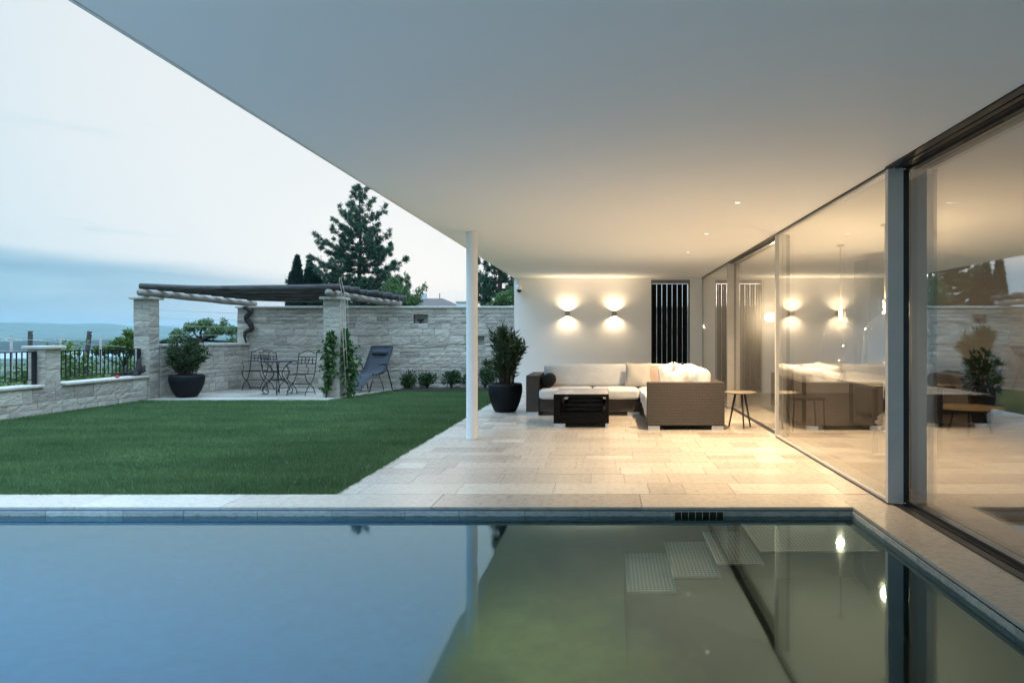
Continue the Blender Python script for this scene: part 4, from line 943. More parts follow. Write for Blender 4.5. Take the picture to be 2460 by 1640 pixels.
def build_sofa():
    t = thing('corner_sofa', 'large brown wicker corner sofa with white seat and back cushions', 'sofa', (0.2, 11.0, 0))
    def part(nm, mat, *b, c=0.012): return MB().cbox(*b, c).build(nm, mat, t)
    part('armrest', 'woven_wicker', -1.28, 11.03, 0.058, -1.07, 11.975, 0.648); part('armrest', 'woven_wicker', 0.574, 9.35, 0.058, 1.638, 9.50, 0.653)
    part('base', 'woven_wicker', -1.068, 11.04, 0.058, 0.598, 11.975, 0.258); part('base', 'woven_wicker', 0.60, 9.502, 0.058, 1.498, 11.975, 0.258)
    part('backrest', 'woven_wicker', -1.28, 11.977, 0.058, 1.638, 12.07, 0.650); part('backrest', 'woven_wicker', 1.50, 9.502, 0.058, 1.638, 11.975, 0.650)
    for b in ((-1.27, 11.04, -1.08, 11.2), (0.36, 11.05, 0.56, 11.2), (0.590, 9.365, 0.752, 9.46), (1.462, 9.365, 1.625, 9.46), (-1.27, 11.9, -1.08, 12.05), (1.47, 11.9, 1.62, 12.05)):
        part('foot', 'brushed_steel', b[0], b[1], 0.0, b[2], b[3], 0.0575, c=0.004)
    k = 0
    for b in ((-1.075, 11.005, -0.225, 11.74), (-0.220, 11.005, 0.555, 11.74), (0.585, 9.505, 1.29, 10.62), (0.56, 10.63, 1.29, 11.74)):
        m = MB(); soft_box(m, b[0], b[1], 0.259, b[2], b[3], 0.425, 0.045, 0.014, 12, k, 0.003); m.build('seat_cushion', 'white_cushion', t); k += 1
    for b in ((-1.055, 1.28),):
        m = MB(); soft_box(m, b[0], 11.745, 0.40, b[1], 11.972, 0.800, 0.05, 0.018, 10, k, 0.003, None, 1); m.build('back_cushion', 'white_cushion', t); k += 1
    for y0, y1 in ((9.62, 10.62), (10.64, 11.74)):
        m = MB(); soft_box(m, 1.288, y0, 0.40, 1.497, y1, 0.815, 0.075, 0.02, 10, k, 0.005, None, 0); m.build('back_cushion', 'white_cushion', t); k += 1
    m = MB(); m.box(0.02, 11.034, 0.2, 0.045, 11.0395, 0.235); m.build('care_tag', 'white_petal', t)
    # hanging edge of the side seat cover
    m = MB(); n = 14; vs = []; fs = []
    for i in range(n + 1):
        y = 9.52 + 1.46 * i / n; low = 0.15 + 0.10 * (i / n) + 0.012 * math.sin(i * 1.9)
        vs += [(0.583, y, 0.30), (0.570 + 0.006 * math.sin(i * 1.3), y, low), (0.577 + 0.006 * math.sin(i * 1.3), y, low), (0.590, y, 0.30)]
    for i in range(n):
        for a in range(3): fs.append((i * 4 + a, (i + 1) * 4 + a, (i + 1) * 4 + a + 1, i * 4 + a + 1))
    m.add(vs, fs, True); m.build('cushion_flap', 'white_cushion', t)
    # loose things on the sofa
    o = thing('bolster', 'round black bolster lying against the left arm of the sofa', 'cushion', (-0.94, 11.4, 0.44))
    m = MB(); c = Vector((-0.945, 11.2, 0.548)); 
    m.tube([c + Vector((0, -0.012, 0)), c, c + Vector((0, 0.02, 0)), c + Vector((0, 0.44, 0)), c + Vector((0, 0.46, 0)), c + Vector((0, 0.472, 0))], [0.06, 0.095, 0.112, 0.112, 0.095, 0.06], 28); m.build('cover', 'black_fabric', o)
    m = MB(); m.tube([c + Vector((0.0, -0.018, 0)), c + Vector((0, -0.0125, 0))], [0.012, 0.014], 12); m.build('button', 'black_fabric', o)
    def pillow(lab, c, w, h, th, mt, mat, sd):
        o = thing('throw_pillow', lab, 'cushion', (c[0], c[1], c[2] - h / 2), 0, 'scatter cushions on the sofa'); m = MB(); throw_pillow(m, c, w, h, th, mt, sd); m.build('cover', mat, o)
        p = MB(); ring = [(-1, -1), (-.5, -.96), (0, -.93), (.5, -.96), (1, -1), (.96, -.5), (.93, 0), (.96, .5), (1, 1), (.5, .96), (0, .93), (-.5, .96), (-1, 1), (-.96, .5), (-.93, 0), (-.96, -.5), (-1, -1)]
        p.tube([Vector(c) + mt @ Vector((a * w / 2, 0, b * h / 2)) for a, b in ring], 0.006, 6, False); p.build('piping', mat, o)
    pillow('square grey-beige pillow leaning on the white back cushion', (0.56, 11.58, 0.625), 0.43, 0.41, 0.15, rot(-13, 0, -4), 'beige_cushion', 1)
    pillow('rose-brown pillow half hidden behind the white pillows', (0.86, 11.62, 0.60), 0.40, 0.38, 0.14, rot(-12, 0, 4), 'rose_cushion', 2)
    pillow('white pillow standing upright, leftmost of the white pillows', (0.965, 10.62, 0.640), 0.40, 0.42, 0.16, rot(-4, -8, 52), 'white_cushion', 3)
    pillow('white pillow slumped in front of the right back cushion', (1.13, 10.25, 0.600), 0.42, 0.40, 0.17, rot(-12, -18, 40), 'white_cushion', 4)
    pillow('small tan pillow corner tucked under the slumped white pillow', (1.17, 10.05, 0.570), 0.30, 0.28, 0.09, rot(-10, -30, 34), 'beige_cushion', 5)
    pillow('white pillow highest on the right side of the sofa', (1.16, 10.72, 0.655), 0.42, 0.42, 0.16, rot(-8, 6, 70), 'white_cushion', 6)
build_sofa()

def build_coffee_table():
    t = thing('coffee_table', 'low black wicker coffee table with open shelf and glass top', 'coffee table', (-0.34, 10.1, 0))
    x0, x1, y0, y1 = -0.727, 0.053, 9.60, 10.60
    def part(nm, mat, *b, c=0.008): return MB().cbox(*b, c).build(nm, mat, t)
    part('side_panel', 'black_wicker', x0, y0, 0.058, x0 + 0.10, y1, 0.465); part('side_panel', 'black_wicker', x1 - 0.042, y0, 0.058, x1, y1, 0.465)
    part('shelf', 'black_wicker', x0 + 0.101, y0 + .001, 0.06, x1 - 0.043, y1 - .001, 0.208); part('top_frame', 'black_wicker', x0 + 0.101, y0 + .001, 0.428, x1 - 0.043, y1 - .001, 0.464)
    part('glass_top', 'table_glass_top', x0 + 0.006, y0 + 0.006, 0.4655, x1 - 0.006, y1 - 0.006, 0.474, c=0.003)
    for b in ((x0 + .008, y0 + .01, x0 + .165, y0 + .14), (x1 - .05, y0 + .01, x1 - .008, y0 + .14), (x0 + .008, y1 - .14, x0 + .165, y1 - .01), (x1 - .05, y1 - .14, x1 - .008, y1 - .01)): part('foot', 'brushed_steel', b[0], b[1], 0, b[2], b[3], 0.0575, c=0.004)
    for k, (lab, z, w) in enumerate((('lowest folded black blanket inside the coffee table', 0.209, 0.56), ('middle folded black blanket inside the coffee table', 0.276, 0.60), ('topmost folded black blanket inside the coffee table', 0.346, 0.50))):
        cx = -0.315 + 0.015 * k; o = thing('folded_blanket', lab, 'blanket', (cx, 9.98, z), 0, 'folded black blankets')
        m = MB(); soft_box(m, cx - w / 2, 9.70, z, cx + w / 2, 10.30, z + 0.065, 0.029, 0.004, 9, k, 0.004); m.build('lower_fold', 'black_fabric', o)
        m = MB(); soft_box(m, cx - w / 2 + 0.02, 9.72, z + 0.035, cx + w / 2 - 0.03, 10.29, z + 0.062 + (0.02 if k == 2 else 0), 0.013, 0.004, 9, k + 5, 0.003); m.build('upper_fold', 'black_fabric', o)
build_coffee_table()

def build_stool():
    x, y = 1.912, 9.66; t = thing('side_table', 'small round three-legged side table with dark legs by the glass', 'side table', (x, y, 0))
    m = MB(); m.lathe([(0.0, 0.478), (0.21, 0.480), (0.222, 0.488), (0.223, 0.494), (0.215, 0.500), (0.0, 0.501)], (x, y, 0), 48); m.build('tabletop', 'table_wood', t)
    for dx, dy in ((-0.155, 0.04), (0.012, -0.19), (0.155, 0.06)):
        m = MB(); m.tube([(x + dx * 0.42, y + dy * 0.42, 0.478), (x + dx, y + dy, 0.0)], [0.017, 0.011], 12); m.build('leg', 'dark_wood', t)
build_stool()

# ------------------------------------------------------------------ patio furniture
def curve(pts, n=6):
    """smooth path through the points"""
    P = [Vector(p) for p in pts]; out = []
    for i in range(len(P) - 1):
        a, b, c, d = P[max(i - 1, 0)], P[i], P[i + 1], P[min(i + 2, len(P) - 1)]
        for k in range(n):
            f = k / n; out.append(0.5 * ((2 * b) + (c - a) * f + (2 * a - 5 * b + 4 * c - d) * f * f + (3 * b - a - 3 * c + d) * f ** 3))
    return out + [P[-1]]
def build_patio_set():
    t = thing('iron_armchair', 'black wrought-iron folding armchair nearest the pergola pillar', 'garden chair', (-6.62, 14.86, 0), R(176), 'wrought-iron patio chairs')
    r = 0.0095; fr = MB(); w = 0.205
    for s in (-1, 1):
        x = s * w
        fr.tube(curve([(x, -0.30, 0.90), (x, -0.255, 0.70), (x, -0.20, 0.46), (x, -0.10, 0.30), (x, 0.0, 0.235), (x, 0.12, 0.15), (x, 0.20, 0.04), (x, 0.22, 0.0)]), r, 7)
        fr.tube(curve([(x, 0.22, 0.455), (x, 0.17, 0.34), (x, 0.08, 0.27), (x, 0.0, 0.235), (x, -0.13, 0.15), (x, -0.20, 0.05), (x, -0.23, 0.0)]), r, 7)
    for y, z in ((0.0, 0.235), (0.20, 0.05), (-0.205, 0.05), (0.22, 0.45), (-0.20, 0.445)): fr.tube([(-w, y, z), (w, y, z)], r * 0.85, 6)
    fr.build('frame', 'black_iron', t, True)
    a = MB(); a.tube(curve([(-w, -0.30, 0.90), (-0.15, -0.300, 0.895), (-0.08, -0.305, 0.94), (0, -0.306, 0.962), (0.08, -0.305, 0.94), (0.15, -0.300, 0.895), (w, -0.30, 0.90)]), r * 0.9, 7)
    for z, y in ((0.815, -0.280), (0.745, -0.264), (0.675, -0.248)): a.tube([(-w, y, z), (w, y, z)], r * 0.95, 6)
    b = MB()
    for k in range(1, 5): x = -w + 2 * w * k / 5; b.tube([(x, -0.282, 0.818), (x, -0.247, 0.672)], r * 1.05, 6)
    bk = a.build('backrest', 'black_iron', t, True); b.build('back_bar', 'rusty_iron', bk, True)
    q = MB()
    for k in range(9): y = -0.19 + 0.40 * k / 8; q.box(-w + .004, y - 0.015, 0.452 + 0.006 * math.sin(k), w - .004, y + 0.015, 0.458 + 0.006 * math.sin(k))
    q.build('seat', 'rusty_iron', t, True)
    for s in (-1, 1):
        x = s * (w + 0.012); m = MB(); m.tube(curve([(x, -0.255, 0.68), (x, -0.08, 0.675), (x, 0.10, 0.69), (x, 0.17, 0.67), (x, 0.18, 0.62), (x, 0.13, 0.60), (x, 0.10, 0.57), (x, 0.12, 0.50), (x, 0.13, 0.455)]), r * 0.8, 7); m.build('armrest', 'black_iron', t, True)
    for lab, x, y, rz in (('black wrought-iron folding armchair farthest back, by the low stone wall', -8.32, 16.22, R(184)), ('black wrought-iron folding armchair behind the round table', -7.70, 15.98, R(-10))):
        c = copy_tree(t); c.location = (x, y, 0); c.rotation_euler = (0, 0, rz); c['label'] = lab
    t = thing('bistro_table', 'round black wrought-iron bistro table with curled legs on the patio', 'garden table', (-7.22, 15.06, 0))
    m = MB(); m.lathe([(0.0, 0.716), (0.405, 0.716), (0.418, 0.722), (0.418, 0.732), (0.405, 0.736), (0.0, 0.736)], (0, 0, 0), 40); m.build('tabletop', 'black_iron', t, True)
    for k in range(4):
        a = k * math.pi / 2 + 0.35; ca, sa = math.cos(a), math.sin(a); P = [(0.30, 0.715), (0.20, 0.66), (0.10, 0.52), (0.09, 0.40), (0.17, 0.28), (0.26, 0.17), (0.30, 0.08), (0.26, 0.015), (0.20, 0.02), (0.19, 0.075), (0.235, 0.095)]
        m = MB(); m.tube(curve([(q * ca, q * sa, z) for q, z in P]), 0.010, 7); m.tube([(0.27 * ca, 0.27 * sa, 0.012), (0.35 * ca, 0.35 * sa, 0.0)], 0.009, 6); m.build('leg', 'black_iron', t, True)
    m = MB(); m.tube([(0.135 * math.cos(k * math.pi / 12), 0.135 * math.sin(k * math.pi / 12), 0.32) for k in range(25)], 0.008, 6, False); m.build('brace_ring', 'black_iron', t, True)
build_patio_set()

def build_lounger():
    t = thing('garden_recliner', 'dark blue-grey reclining lounger with head pillow in front of the stone wall', 'lounger', (-5.54, 16.02, 0), R(180 - 18))
    # local: +y is the foot end
    prof = [(-0.50, 1.03), (-0.40, 0.84), (-0.28, 0.62), (-0.18, 0.47), (-0.08, 0.405), (0.08, 0.40), (0.26, 0.405), (0.34, 0.385), (0.48, 0.27), (0.62, 0.15), (0.72, 0.075)]; C = curve([(0, y, z) for y, z in prof], 4); w = 0.30
    s = MB(); n = len(C); vs = []; fs = []
    for i, p in enumerate(C):
        for x in (-w, -w * 0.5, 0, w * 0.5, w):
            sag = -0.012 * (1 - (x / w) ** 2); vs.append((x, p.y, p.z + sag))
    for p in C: 
        for x in (-w, -w * 0.5, 0, w * 0.5, w): vs.append((x, p.y + 0.004, p.z - 0.012 * (1 - (x / w) ** 2) - 0.008))
    for i in range(n - 1):
        for k in range(4):
            a = i * 5 + k; fs.append((a, a + 5, a + 6, a + 1)); b = n * 5 + a; fs.append((b, b + 1, b + 6, b + 5))
        fs.append((i * 5, n * 5 + i * 5, n * 5 + i * 5 + 5, i * 5 + 5)); fs.append((i * 5 + 4, i * 5 + 9, n * 5 + i * 5 + 9, n * 5 + i * 5 + 4))
    s.add(vs, fs, True); s.build('sling', 'sling_fabric', t, True)
    f = MB()
    for x in (-w - 0.012, w + 0.012): f.tube([(x, p.y, p.z - 0.004) for p in C], 0.013, 8)
    f.tube([(-w - .012, C[0].y, C[0].z), (w + .012, C[0].y, C[0].z)], 0.013, 8); f.tube([(-w - .012, C[-1].y, C[-1].z), (w + .012, C[-1].y, C[-1].z)], 0.014, 8); f.tube([(-w - .012, 0.26, 0.385), (w + .012, 0.26, 0.385)], 0.014, 8)
    f.build('frame', 'dark_metal', t, True)
    for s_ in (-1, 1):
        x = s_ * (w + 0.045)
        m = MB(); m.tube([(x, 0.27, 0.385), (x, 0.36, 0.2), (x, 0.46, 0.0)], 0.015, 8); m.build('leg', 'dark_metal', t, True)
        m = MB(); m.tube([(x, -0.18, 0.60), (x, -0.30, 0.3), (x, -0.42, 0.0)], 0.015, 8); m.build('leg', 'dark_metal', t, True)
        m = MB(); m.tube([(x, 0.10, 0.625), (x, 0.0, 0.625), (x, -0.10, 0.622), (x, -0.185, 0.60)], [0.016, 0.021, 0.021, 0.016], 8); m.build('armrest', 'dark_metal', t, True)
        m = MB(); m.tube([(x, -0.235, 0.47), (x, 0.27, 0.385)], 0.014, 8); m.tube([(x * 0.9, 0.05, 0.37), (x * 0.9, -0.10, 0.10), (x * 0.9, -0.13, 0.0)], 0.009, 6); m.build('side_rail', 'dark_metal', t, True)
    p = MB(); c = Vector((0, -0.40, 0.885)); p.tube([c + Vector((x, 0, 0)) for x in (-0.225, -0.215, -0.19, 0, 0.19, 0.215, 0.225)], [0.03, 0.05, 0.06, 0.064, 0.06, 0.05, 0.03], 18); pl = p.build('head_pillow', 'sling_fabric', t, True)
    q = MB(); q.tube([(-0.12, -0.50, 1.035), (-0.12, -0.43, 0.92)], 0.006, 6); q.tube([(0.12, -0.50, 1.035), (0.12, -0.43, 0.92)], 0.006, 6); q.build('strap', 'sling_fabric', pl, True)
build_lounger()

def build_camera_dome():
    t = thing('security_camera', 'white dome security camera mounted on the white wall corner', 'security camera', (-1.925, BW, 2.33))
    m = MB(); m.lathe([(0.0, 0.10), (0.035, 0.098), (0.066, 0.07), (0.072, 0.03), (0.070, -0.005), (0.060, -0.02)], (0, -0.085, 0), 28); m.build('housing', 'white_paint', t, True)
    m = MB(); m.lathe([(0.052, -0.015), (0.050, -0.04), (0.036, -0.066), (0.0, -0.078)], (0, -0.085, 0), 24); m.build('lens_dome', 'lens_black', t, True)
    m = MB(); m.cbox(-0.05, -0.03, 0.02, 0.05, -0.001, 0.19, 0.006); m.tube([(0, -0.02, 0.15), (0, -0.075, 0.145), (0, -0.085, 0.09)], 0.02, 10); m.build('bracket', 'white_paint', t, True)
build_camera_dome()

# ------------------------------------------------------------------ room behind the glass
def point(name, parent, loc, e, soft=0.05):
    l = bpy.data.lights.new(name, 'POINT'); l.energy = e; l.color = (1.0, 0.74, 0.44); l.shadow_soft_size = soft; o = bpy.data.objects.new(name, l); COL.objects.link(o); o.parent = parent; o.location = loc
PEND_W, GLOBE_W = 46, 18
def build_room():
    mat_glass('lamp_glass', 0.05, (0.96, 0.95, 0.93))
    for k, (x, y, z, lab) in enumerate(((3.36, 9.75, 1.62, 'glass bell pendant lamp above the far end of the dining table'), (3.26, 7.95, 1.66, 'glass bell pendant lamp near the grey post, above the dining table'))):
        t = thing('pendant_lamp', lab, 'pendant lamp', (x, y, CZ), 0, 'glass pendant lamps over the dining table')
        m = MB(); m.tube([(x, y, CZ - 0.001), (x, y, z + 0.02)], 0.011, 8); m.lathe([(0.05, CZ - 0.02), (0.05, CZ - 0.001)], (x, y, 0), 20, True, True); m.build('rod', 'brass_grey', t)
        m = MB(); m.lathe([(0.0, 0.02), (0.022, 0.015), (0.024, -0.05), (0.0, -0.06)], (x, y, z), 16); m.build('bulb', 'bulb_glow', t)
        m = MB(); pr = [(0.03, 0.06), (0.075, 0.04), (0.08, -0.02), (0.05, -0.08), (0.06, -0.12), (0.17, -0.20), (0.235, -0.32), (0.25, -0.55), (0.262, -0.72)]; m.lathe(pr + [(r_ - 0.004, z_) for r_, z_ in pr[::-1]], (x, y, z), 36); m.build('glass_shade', 'lamp_glass', t)
        point('bulb_light', t, (0, 0, z - CZ - 0.10), PEND_W)
    t = thing('globe_lamp', 'glowing round wall lamp on the rear wall inside the house', 'wall lamp', (3.66, BW, 1.70))
    m = MB(); m.lathe([(0.0, -0.11), (0.06, -0.092), (0.10, -0.05), (0.11, 0.0), (0.10, 0.05), (0.06, 0.092), (0.0, 0.11)], (0, -0.13, 0), 28); m.build('globe', 'globe_glow', t, True); m = MB(); m.box(-0.04, -0.03, -0.04, 0.04, -0.001, 0.04); m.build('bracket', 'white_paint', t, True); point('globe_light', t, (0, -0.30, 0), GLOBE_W, 0.1)
    t = thing('dining_table', 'long grey dining table inside the house behind the glass', 'dining table', (3.3, 8.8, 0))
    m = MB(); m.cbox(2.88, 7.3, 0.725, 3.75, 10.4, 0.755, 0.006); m.build('tabletop', 'dark_joinery', t)
    for x, y in ((2.95, 7.5), (3.66, 7.5), (2.95, 10.2), (3.66, 10.2)): MB().cbox(x, y, 0, x + 0.05, y + 0.05, 0.7245, 0.004).build('leg', 'dark_wood', t)
    ch = None
    for k, (x, y, rz, lab) in enumerate(((2.75, 9.4, -90, 'dark dining chair on the near side of the dining table, by the glass'), (3.95, 9.0, 90, 'dark dining chair on the far side of the dining table'))):
        if ch is None:
            ch = thing('dining_chair', lab, 'chair', (x, y, 0), R(rz), 'dining chairs inside the house')
            m = MB(); m.cbox(-0.22, -0.22, 0.42, 0.22, 0.22, 0.46, 0.015); m.build('seat', 'dark_wood', ch, True); m = MB(); m.cbox(-0.21, -0.24, 0.55, 0.21, -0.21, 0.86, 0.012); m.build('backrest', 'dark_wood', ch, True)
            for a in (-0.2, 0.2):
                MB().tube([(a, 0.19, 0.42), (a, 0.21, 0)], 0.014, 8).build('leg', 'dark_wood', ch, True); MB().tube([(a, -0.225, 0.62), (a, -0.20, 0.42), (a, -0.22, 0)], 0.014, 8).build('leg', 'dark_wood', ch, True)
        else:
            c = copy_tree(ch); c.location = (x, y, 0); c.rotation_euler = (0, 0, R(rz)); c['label'] = lab
    t = thing('flower_vase', 'vase of white flowers on the floor inside behind the grey post', 'vase', (2.95, 7.0, 0)); x, y = 2.95, 7.0
    m = MB(); m.lathe([(0.05, 0.0), (0.08, 0.08), (0.06, 0.2), (0.045, 0.27)], (x, y, 0), 24, True, True); m.build('vase_body', 'white_paint', t)
    P, D = fill_bush((x, y, 0.40), 0.13, 0.13, 0.10, 260, 0.4); np_mesh('blossom', leaf_quads(P, D, 0.05, 0.04), 4, 'white_petal', t)
    t = thing('tall_cabinet', 'tall dark built-in cupboard inside the house', 'cupboard', (4.5, 10.9, 0)); MB().cbox(4.08, 10.6, 0.08, 4.9, 11.2, 2.50, 0.004).build('cupboard_body', 'dark_joinery', t); MB().cbox(4.10, 10.65, 0, 4.88, 11.18, 0.0795, 0.004).build('plinth', 'dark_wood', t)
    for x in (4.10, 4.50): MB().cbox(x, 10.58, 0.10, x + 0.37, 10.599, 2.48, 0.003).build('door', 'dark_joinery', t)
    t = thing('sheer_curtain', 'gathered pale curtain hanging inside beside the grey post', 'curtain', (2.6, 5.5, 0)); m = MB(); vs = []; fs = []; n = 60
    for i in range(n + 1):
        y = 5.33 + 0.40 * i / n; x = 2.56 + 0.035 * math.sin(i * 1.05); vs += [(x, y, 0.02), (x, y, CZ - 0.03), (x + 0.003, y, CZ - 0.03), (x + 0.003, y, 0.02)]
    for i in range(n):
        for a in range(4): fs.append((i * 4 + a, (i + 1) * 4 + a, (i + 1) * 4 + (a + 1) % 4, i * 4 + (a + 1) % 4))
    m.add(vs, fs, True); m.build('drape', 'curtain_fabric', t); MB().box(2.54, 5.30, CZ - 0.028, 2.58, 5.80, CZ - 0.002).build('rail', 'grey_aluminium', t)
    t = thing('round_low_table', 'low round wooden table inside the house behind the large pane', 'coffee table', (4.8, 9.0, 0)); m = MB(); m.lathe([(0.0, 0.33), (0.40, 0.33), (0.42, 0.345), (0.40, 0.36), (0.0, 0.36)], (4.8, 9.0, 0), 36); m.build('tabletop', 'pale_wood', t)
    for k in range(3): a = k * 2.1; MB().tube([(4.8 + 0.2 * math.cos(a), 9 + 0.2 * math.sin(a), 0.33), (4.8 + 0.3 * math.cos(a), 9 + 0.3 * math.sin(a), 0)], 0.015, 8).build('leg', 'dark_wood', t)
    t = thing('lounge_sofa', 'pale lounge sofa inside the house behind the low round table', 'sofa', (5.6, 11.6, 0)); m = MB(); soft_box(m, 4.95, 11.25, 0.12, 6.6, 12.1, 0.44, 0.06, 0.02); m.build('seat', 'beige_cushion', t); m = MB(); soft_box(m, 4.95, 12.0, 0.40, 6.6, 12.25, 0.82, 0.06, 0.02); m.build('backrest', 'beige_cushion', t); MB().box(5.0, 11.3, 0, 6.55, 12.2, 0.119).build('base', 'dark_wood', t)
    x, y = 5.63, 10.2; t = thing('house_plant', 'leafy house plant in a black pot inside the house', 'house plant', (x, y, 0)); m = MB(); m.lathe([(0.13, 0.0), (0.17, 0.2), (0.19, 0.38), (0.17, 0.38), (0.16, 0.34), (0.0, 0.34)], (x, y, 0), 28); m.build('pot', 'pot_black', t)
    P, D = fill_bush((x, y, 0.70), 0.25, 0.25, 0.36, 420, 0.1); np_mesh('foliage', leaf_quads(P, D + RNG.normal(size=D.shape) * 0.6 + np.array([0, 0, 0.3]), 0.12, 0.05), 4, 'cypress_leaf', t); MB().tube([(x, y, 0.33), (x + 0.02, y, 0.72)], 0.014, 6).build('stem', 'bark', t)
build_room()
# ------------------------------------------------------------------ trees beyond the walls
def gz(x, y): return float(ground_z(x, y))
def pine(label, x, y, top, halfw, seed, lean=0.0, z0=None, low=0.12, prof=None, nw=24, dens=1.0):
    rnd = random.Random(seed); rng = np.random.default_rng(seed); g = gz(x, y) if z0 is None else z0; H = top - g
    t = thing('pine_tree', label, 'tree', (x, y, g)); tr = MB(); pts = [Vector((x + lean * H * (i / 10) ** 2 + 0.05 * math.sin(i), y, g + H * i / 10)) for i in range(11)]; r0 = 0.021 * H
    tr.tube([pts[0] - Vector((0, 0, 0.4))] + pts, [r0 * 1.15] + [max(0.02, r0 * (1 - 0.93 * i / 10)) for i in range(11)], 9)
    P = []; D = []; Ln = []
    def tuft(c, ax, n, s):
        d = unit(rng.normal(size=(n, 3)) * 0.75 + np.array(ax)); P.append(np.array(c) + rng.normal(size=(n, 3)) * 0.05); D.append(d); Ln.append(rng.uniform(0.6, 1.15, n) * s)
    for w in range(nw):
        f = low + (0.985 - low) * ((w + rnd.uniform(-0.25, 0.25)) / (nw - 1)); f = min(max(f, low), 0.985)
        base = pts[min(9, int(f * 10))].lerp(pts[min(10, int(f * 10) + 1)], f * 10 - int(f * 10)); 
        R_ = halfw * (np.interp(f, prof[0], prof[1]) if prof else (1 - f) ** 0.8)
        nb = rnd.randint(4, 6) if f < 0.85 else 3; a0 = rnd.uniform(0, 6.28)
        for b in range(nb):
            a = a0 + b * 6.283 / nb + rnd.uniform(-0.35, 0.35); L = R_ * rnd.choice((0.55, 0.75, 0.9, 1.0, 1.12)); L = max(L, 0.25)
            dr = Vector((math.cos(a), math.sin(a), 0)); rise = (0.05 + 0.55 * f * f) * L; q = [base, base + dr * L * 0.4 + Vector((0, 0, rise * 0.15 - 0.02 * L)), base + dr * L * 0.75 + Vector((0, 0, rise * 0.45)), base + dr * L + Vector((0, 0, rise + 0.07 * L))]
            br = r0 * (0.34 * (1 - f) + 0.07); tr.tube(q, [br, br * 0.75, br * 0.5, br * 0.2], 5)
            m = max(3, int(L * 5.2 * dens))
            for k in range(m):
                s = 0.25 + 0.78 * (k + rnd.random()) / m; j = min(2, int(s * 3)); p = q[j].lerp(q[min(j + 1, 3)], min(1, s * 3 - j)); sd = dr.cross(Vector((0, 0, 1))) * rnd.choice((-1, 1)); side = L * 0.34 * (1.15 - s * 0.75) * rnd.random() ** 0.7
                tip = p + sd * side + dr * rnd.uniform(0, 0.12) * L + Vector((0, 0, rnd.uniform(-0.03, 0.12)))
                if side > 0.15: tr.tube([p, tip], [br * 0.25, br * 0.12], 4)
                ax = (sd * 0.5 + dr * 0.6 + Vector((0, 0, 0.55)))
                tuft(tip, ax, int(58 * dens), 0.21)
                if side > 0.3: tuft(p.lerp(tip, 0.55), ax, int(34 * dens), 0.19)
    tr.build('trunk', 'bark', t); P = np.concatenate(P); D = np.concatenate(D); Ln = np.concatenate(Ln)
    np_mesh('crown', leaf_quads(P, D, Ln, Ln * 0.20, rng), 4, 'pine_needle', t); return t

def cypress(label, x, y, top, w, seed):
    rng = np.random.default_rng(seed); g = gz(x, y); H = top - g; t = thing('cypress_tree', label, 'tree', (x, y, g), 0, 'slim dark cypresses behind the wall')
    MB().tube([(x, y, g - 0.3), (x, y, g + H * 0.55), (x, y, g + H * 0.93)], [0.13, 0.07, 0.015], 8).build('trunk', 'bark', t); n = 9500; f = rng.random(n) ** 0.85; a = rng.uniform(0, 2 * np.pi, n)
    r = w / 2 * np.clip(np.minimum(1, (f + 0.03) * 6), 0, 1) * (1 - f ** 2.6) ** 0.8 * (0.55 + 0.45 * rng.random(n) ** 0.5) * (1 + 0.13 * np.sin(a * 3 + f * 17) + 0.08 * np.sin(f * 46 + a))
    P = np.stack([x + r * np.cos(a), y + r * np.sin(a), g + 0.25 + f * (H - 0.4)], 1); D = np.stack([np.cos(a) * 0.5, np.sin(a) * 0.5, np.full(n, 1.2)], 1) + rng.normal(size=(n, 3)) * 0.3
    np_mesh('crown', leaf_quads(P, D, rng.uniform(0.14, 0.30, n), 0.075, rng), 4, 'cypress_leaf', t)

def broadleaf(label, name, cat, x, y, g, clumps, n, leaf, mat, seed, trunk_r=0.07, bend=0.0, trunk_to=None, group=None):
    """tree or shrub whose crown is a set of leafy clumps (cx,cy,cz,rx,rz) carried by limbs"""
    rng = np.random.default_rng(seed); rnd = random.Random(seed); t = thing(name, label, cat, (x, y, g), 0, group); tr = MB(); zt = trunk_to if trunk_to is not None else g + (min(c[2] for c in clumps) - g) * 0.8
    fork = Vector((x + bend, y, zt)); tr.tube([(x, y, g - 0.3), (x + bend * 0.3, y + 0.03, g + (zt - g) * 0.5), fork], [trunk_r * 1.25, trunk_r, trunk_r * 0.8], 8); P = []; D = []
    vol = np.array([c[3] ** 2 * c[4] for c in clumps]) ** 0.75; vol = vol / vol.sum()
    for c, v in zip(clumps, vol):
        ctr = Vector(c[:3]); mid = fork.lerp(ctr, 0.5) + Vector((rnd.uniform(-.1, .1), rnd.uniform(-.1, .1), -0.1 * c[4])); tr.tube([fork, mid, ctr], [trunk_r * 0.55, trunk_r * 0.35, trunk_r * 0.12], 6)
        k = int(n * v) + 8; p, d = fill_bush(c[:3], c[3], c[3], c[4], k, 0.15, rng, 11); P.append(p); D.append(d * 0.6 + rng.normal(size=(k, 3)) * 0.8 + np.array([0, 0, 0.15]))
        for _ in range(5):
            e = ctr + Vector([float(q) for q in unit(rng.normal(size=(1, 3)))[0]]) * c[3] * 0.8; tr.tube([ctr.lerp(mid, 0.3), e], [trunk_r * 0.13, trunk_r * 0.05], 4)
    tr.build('trunk' if cat == 'tree' else 'stem', 'dark_bark', t); P = np.concatenate(P); D = np.concatenate(D)
    np_mesh('crown' if cat == 'tree' else 'foliage', leaf_quads(P, D, rng.uniform(0.7, 1.2, len(P)) * leaf, leaf * 0.55, rng), 4, mat, t); return t

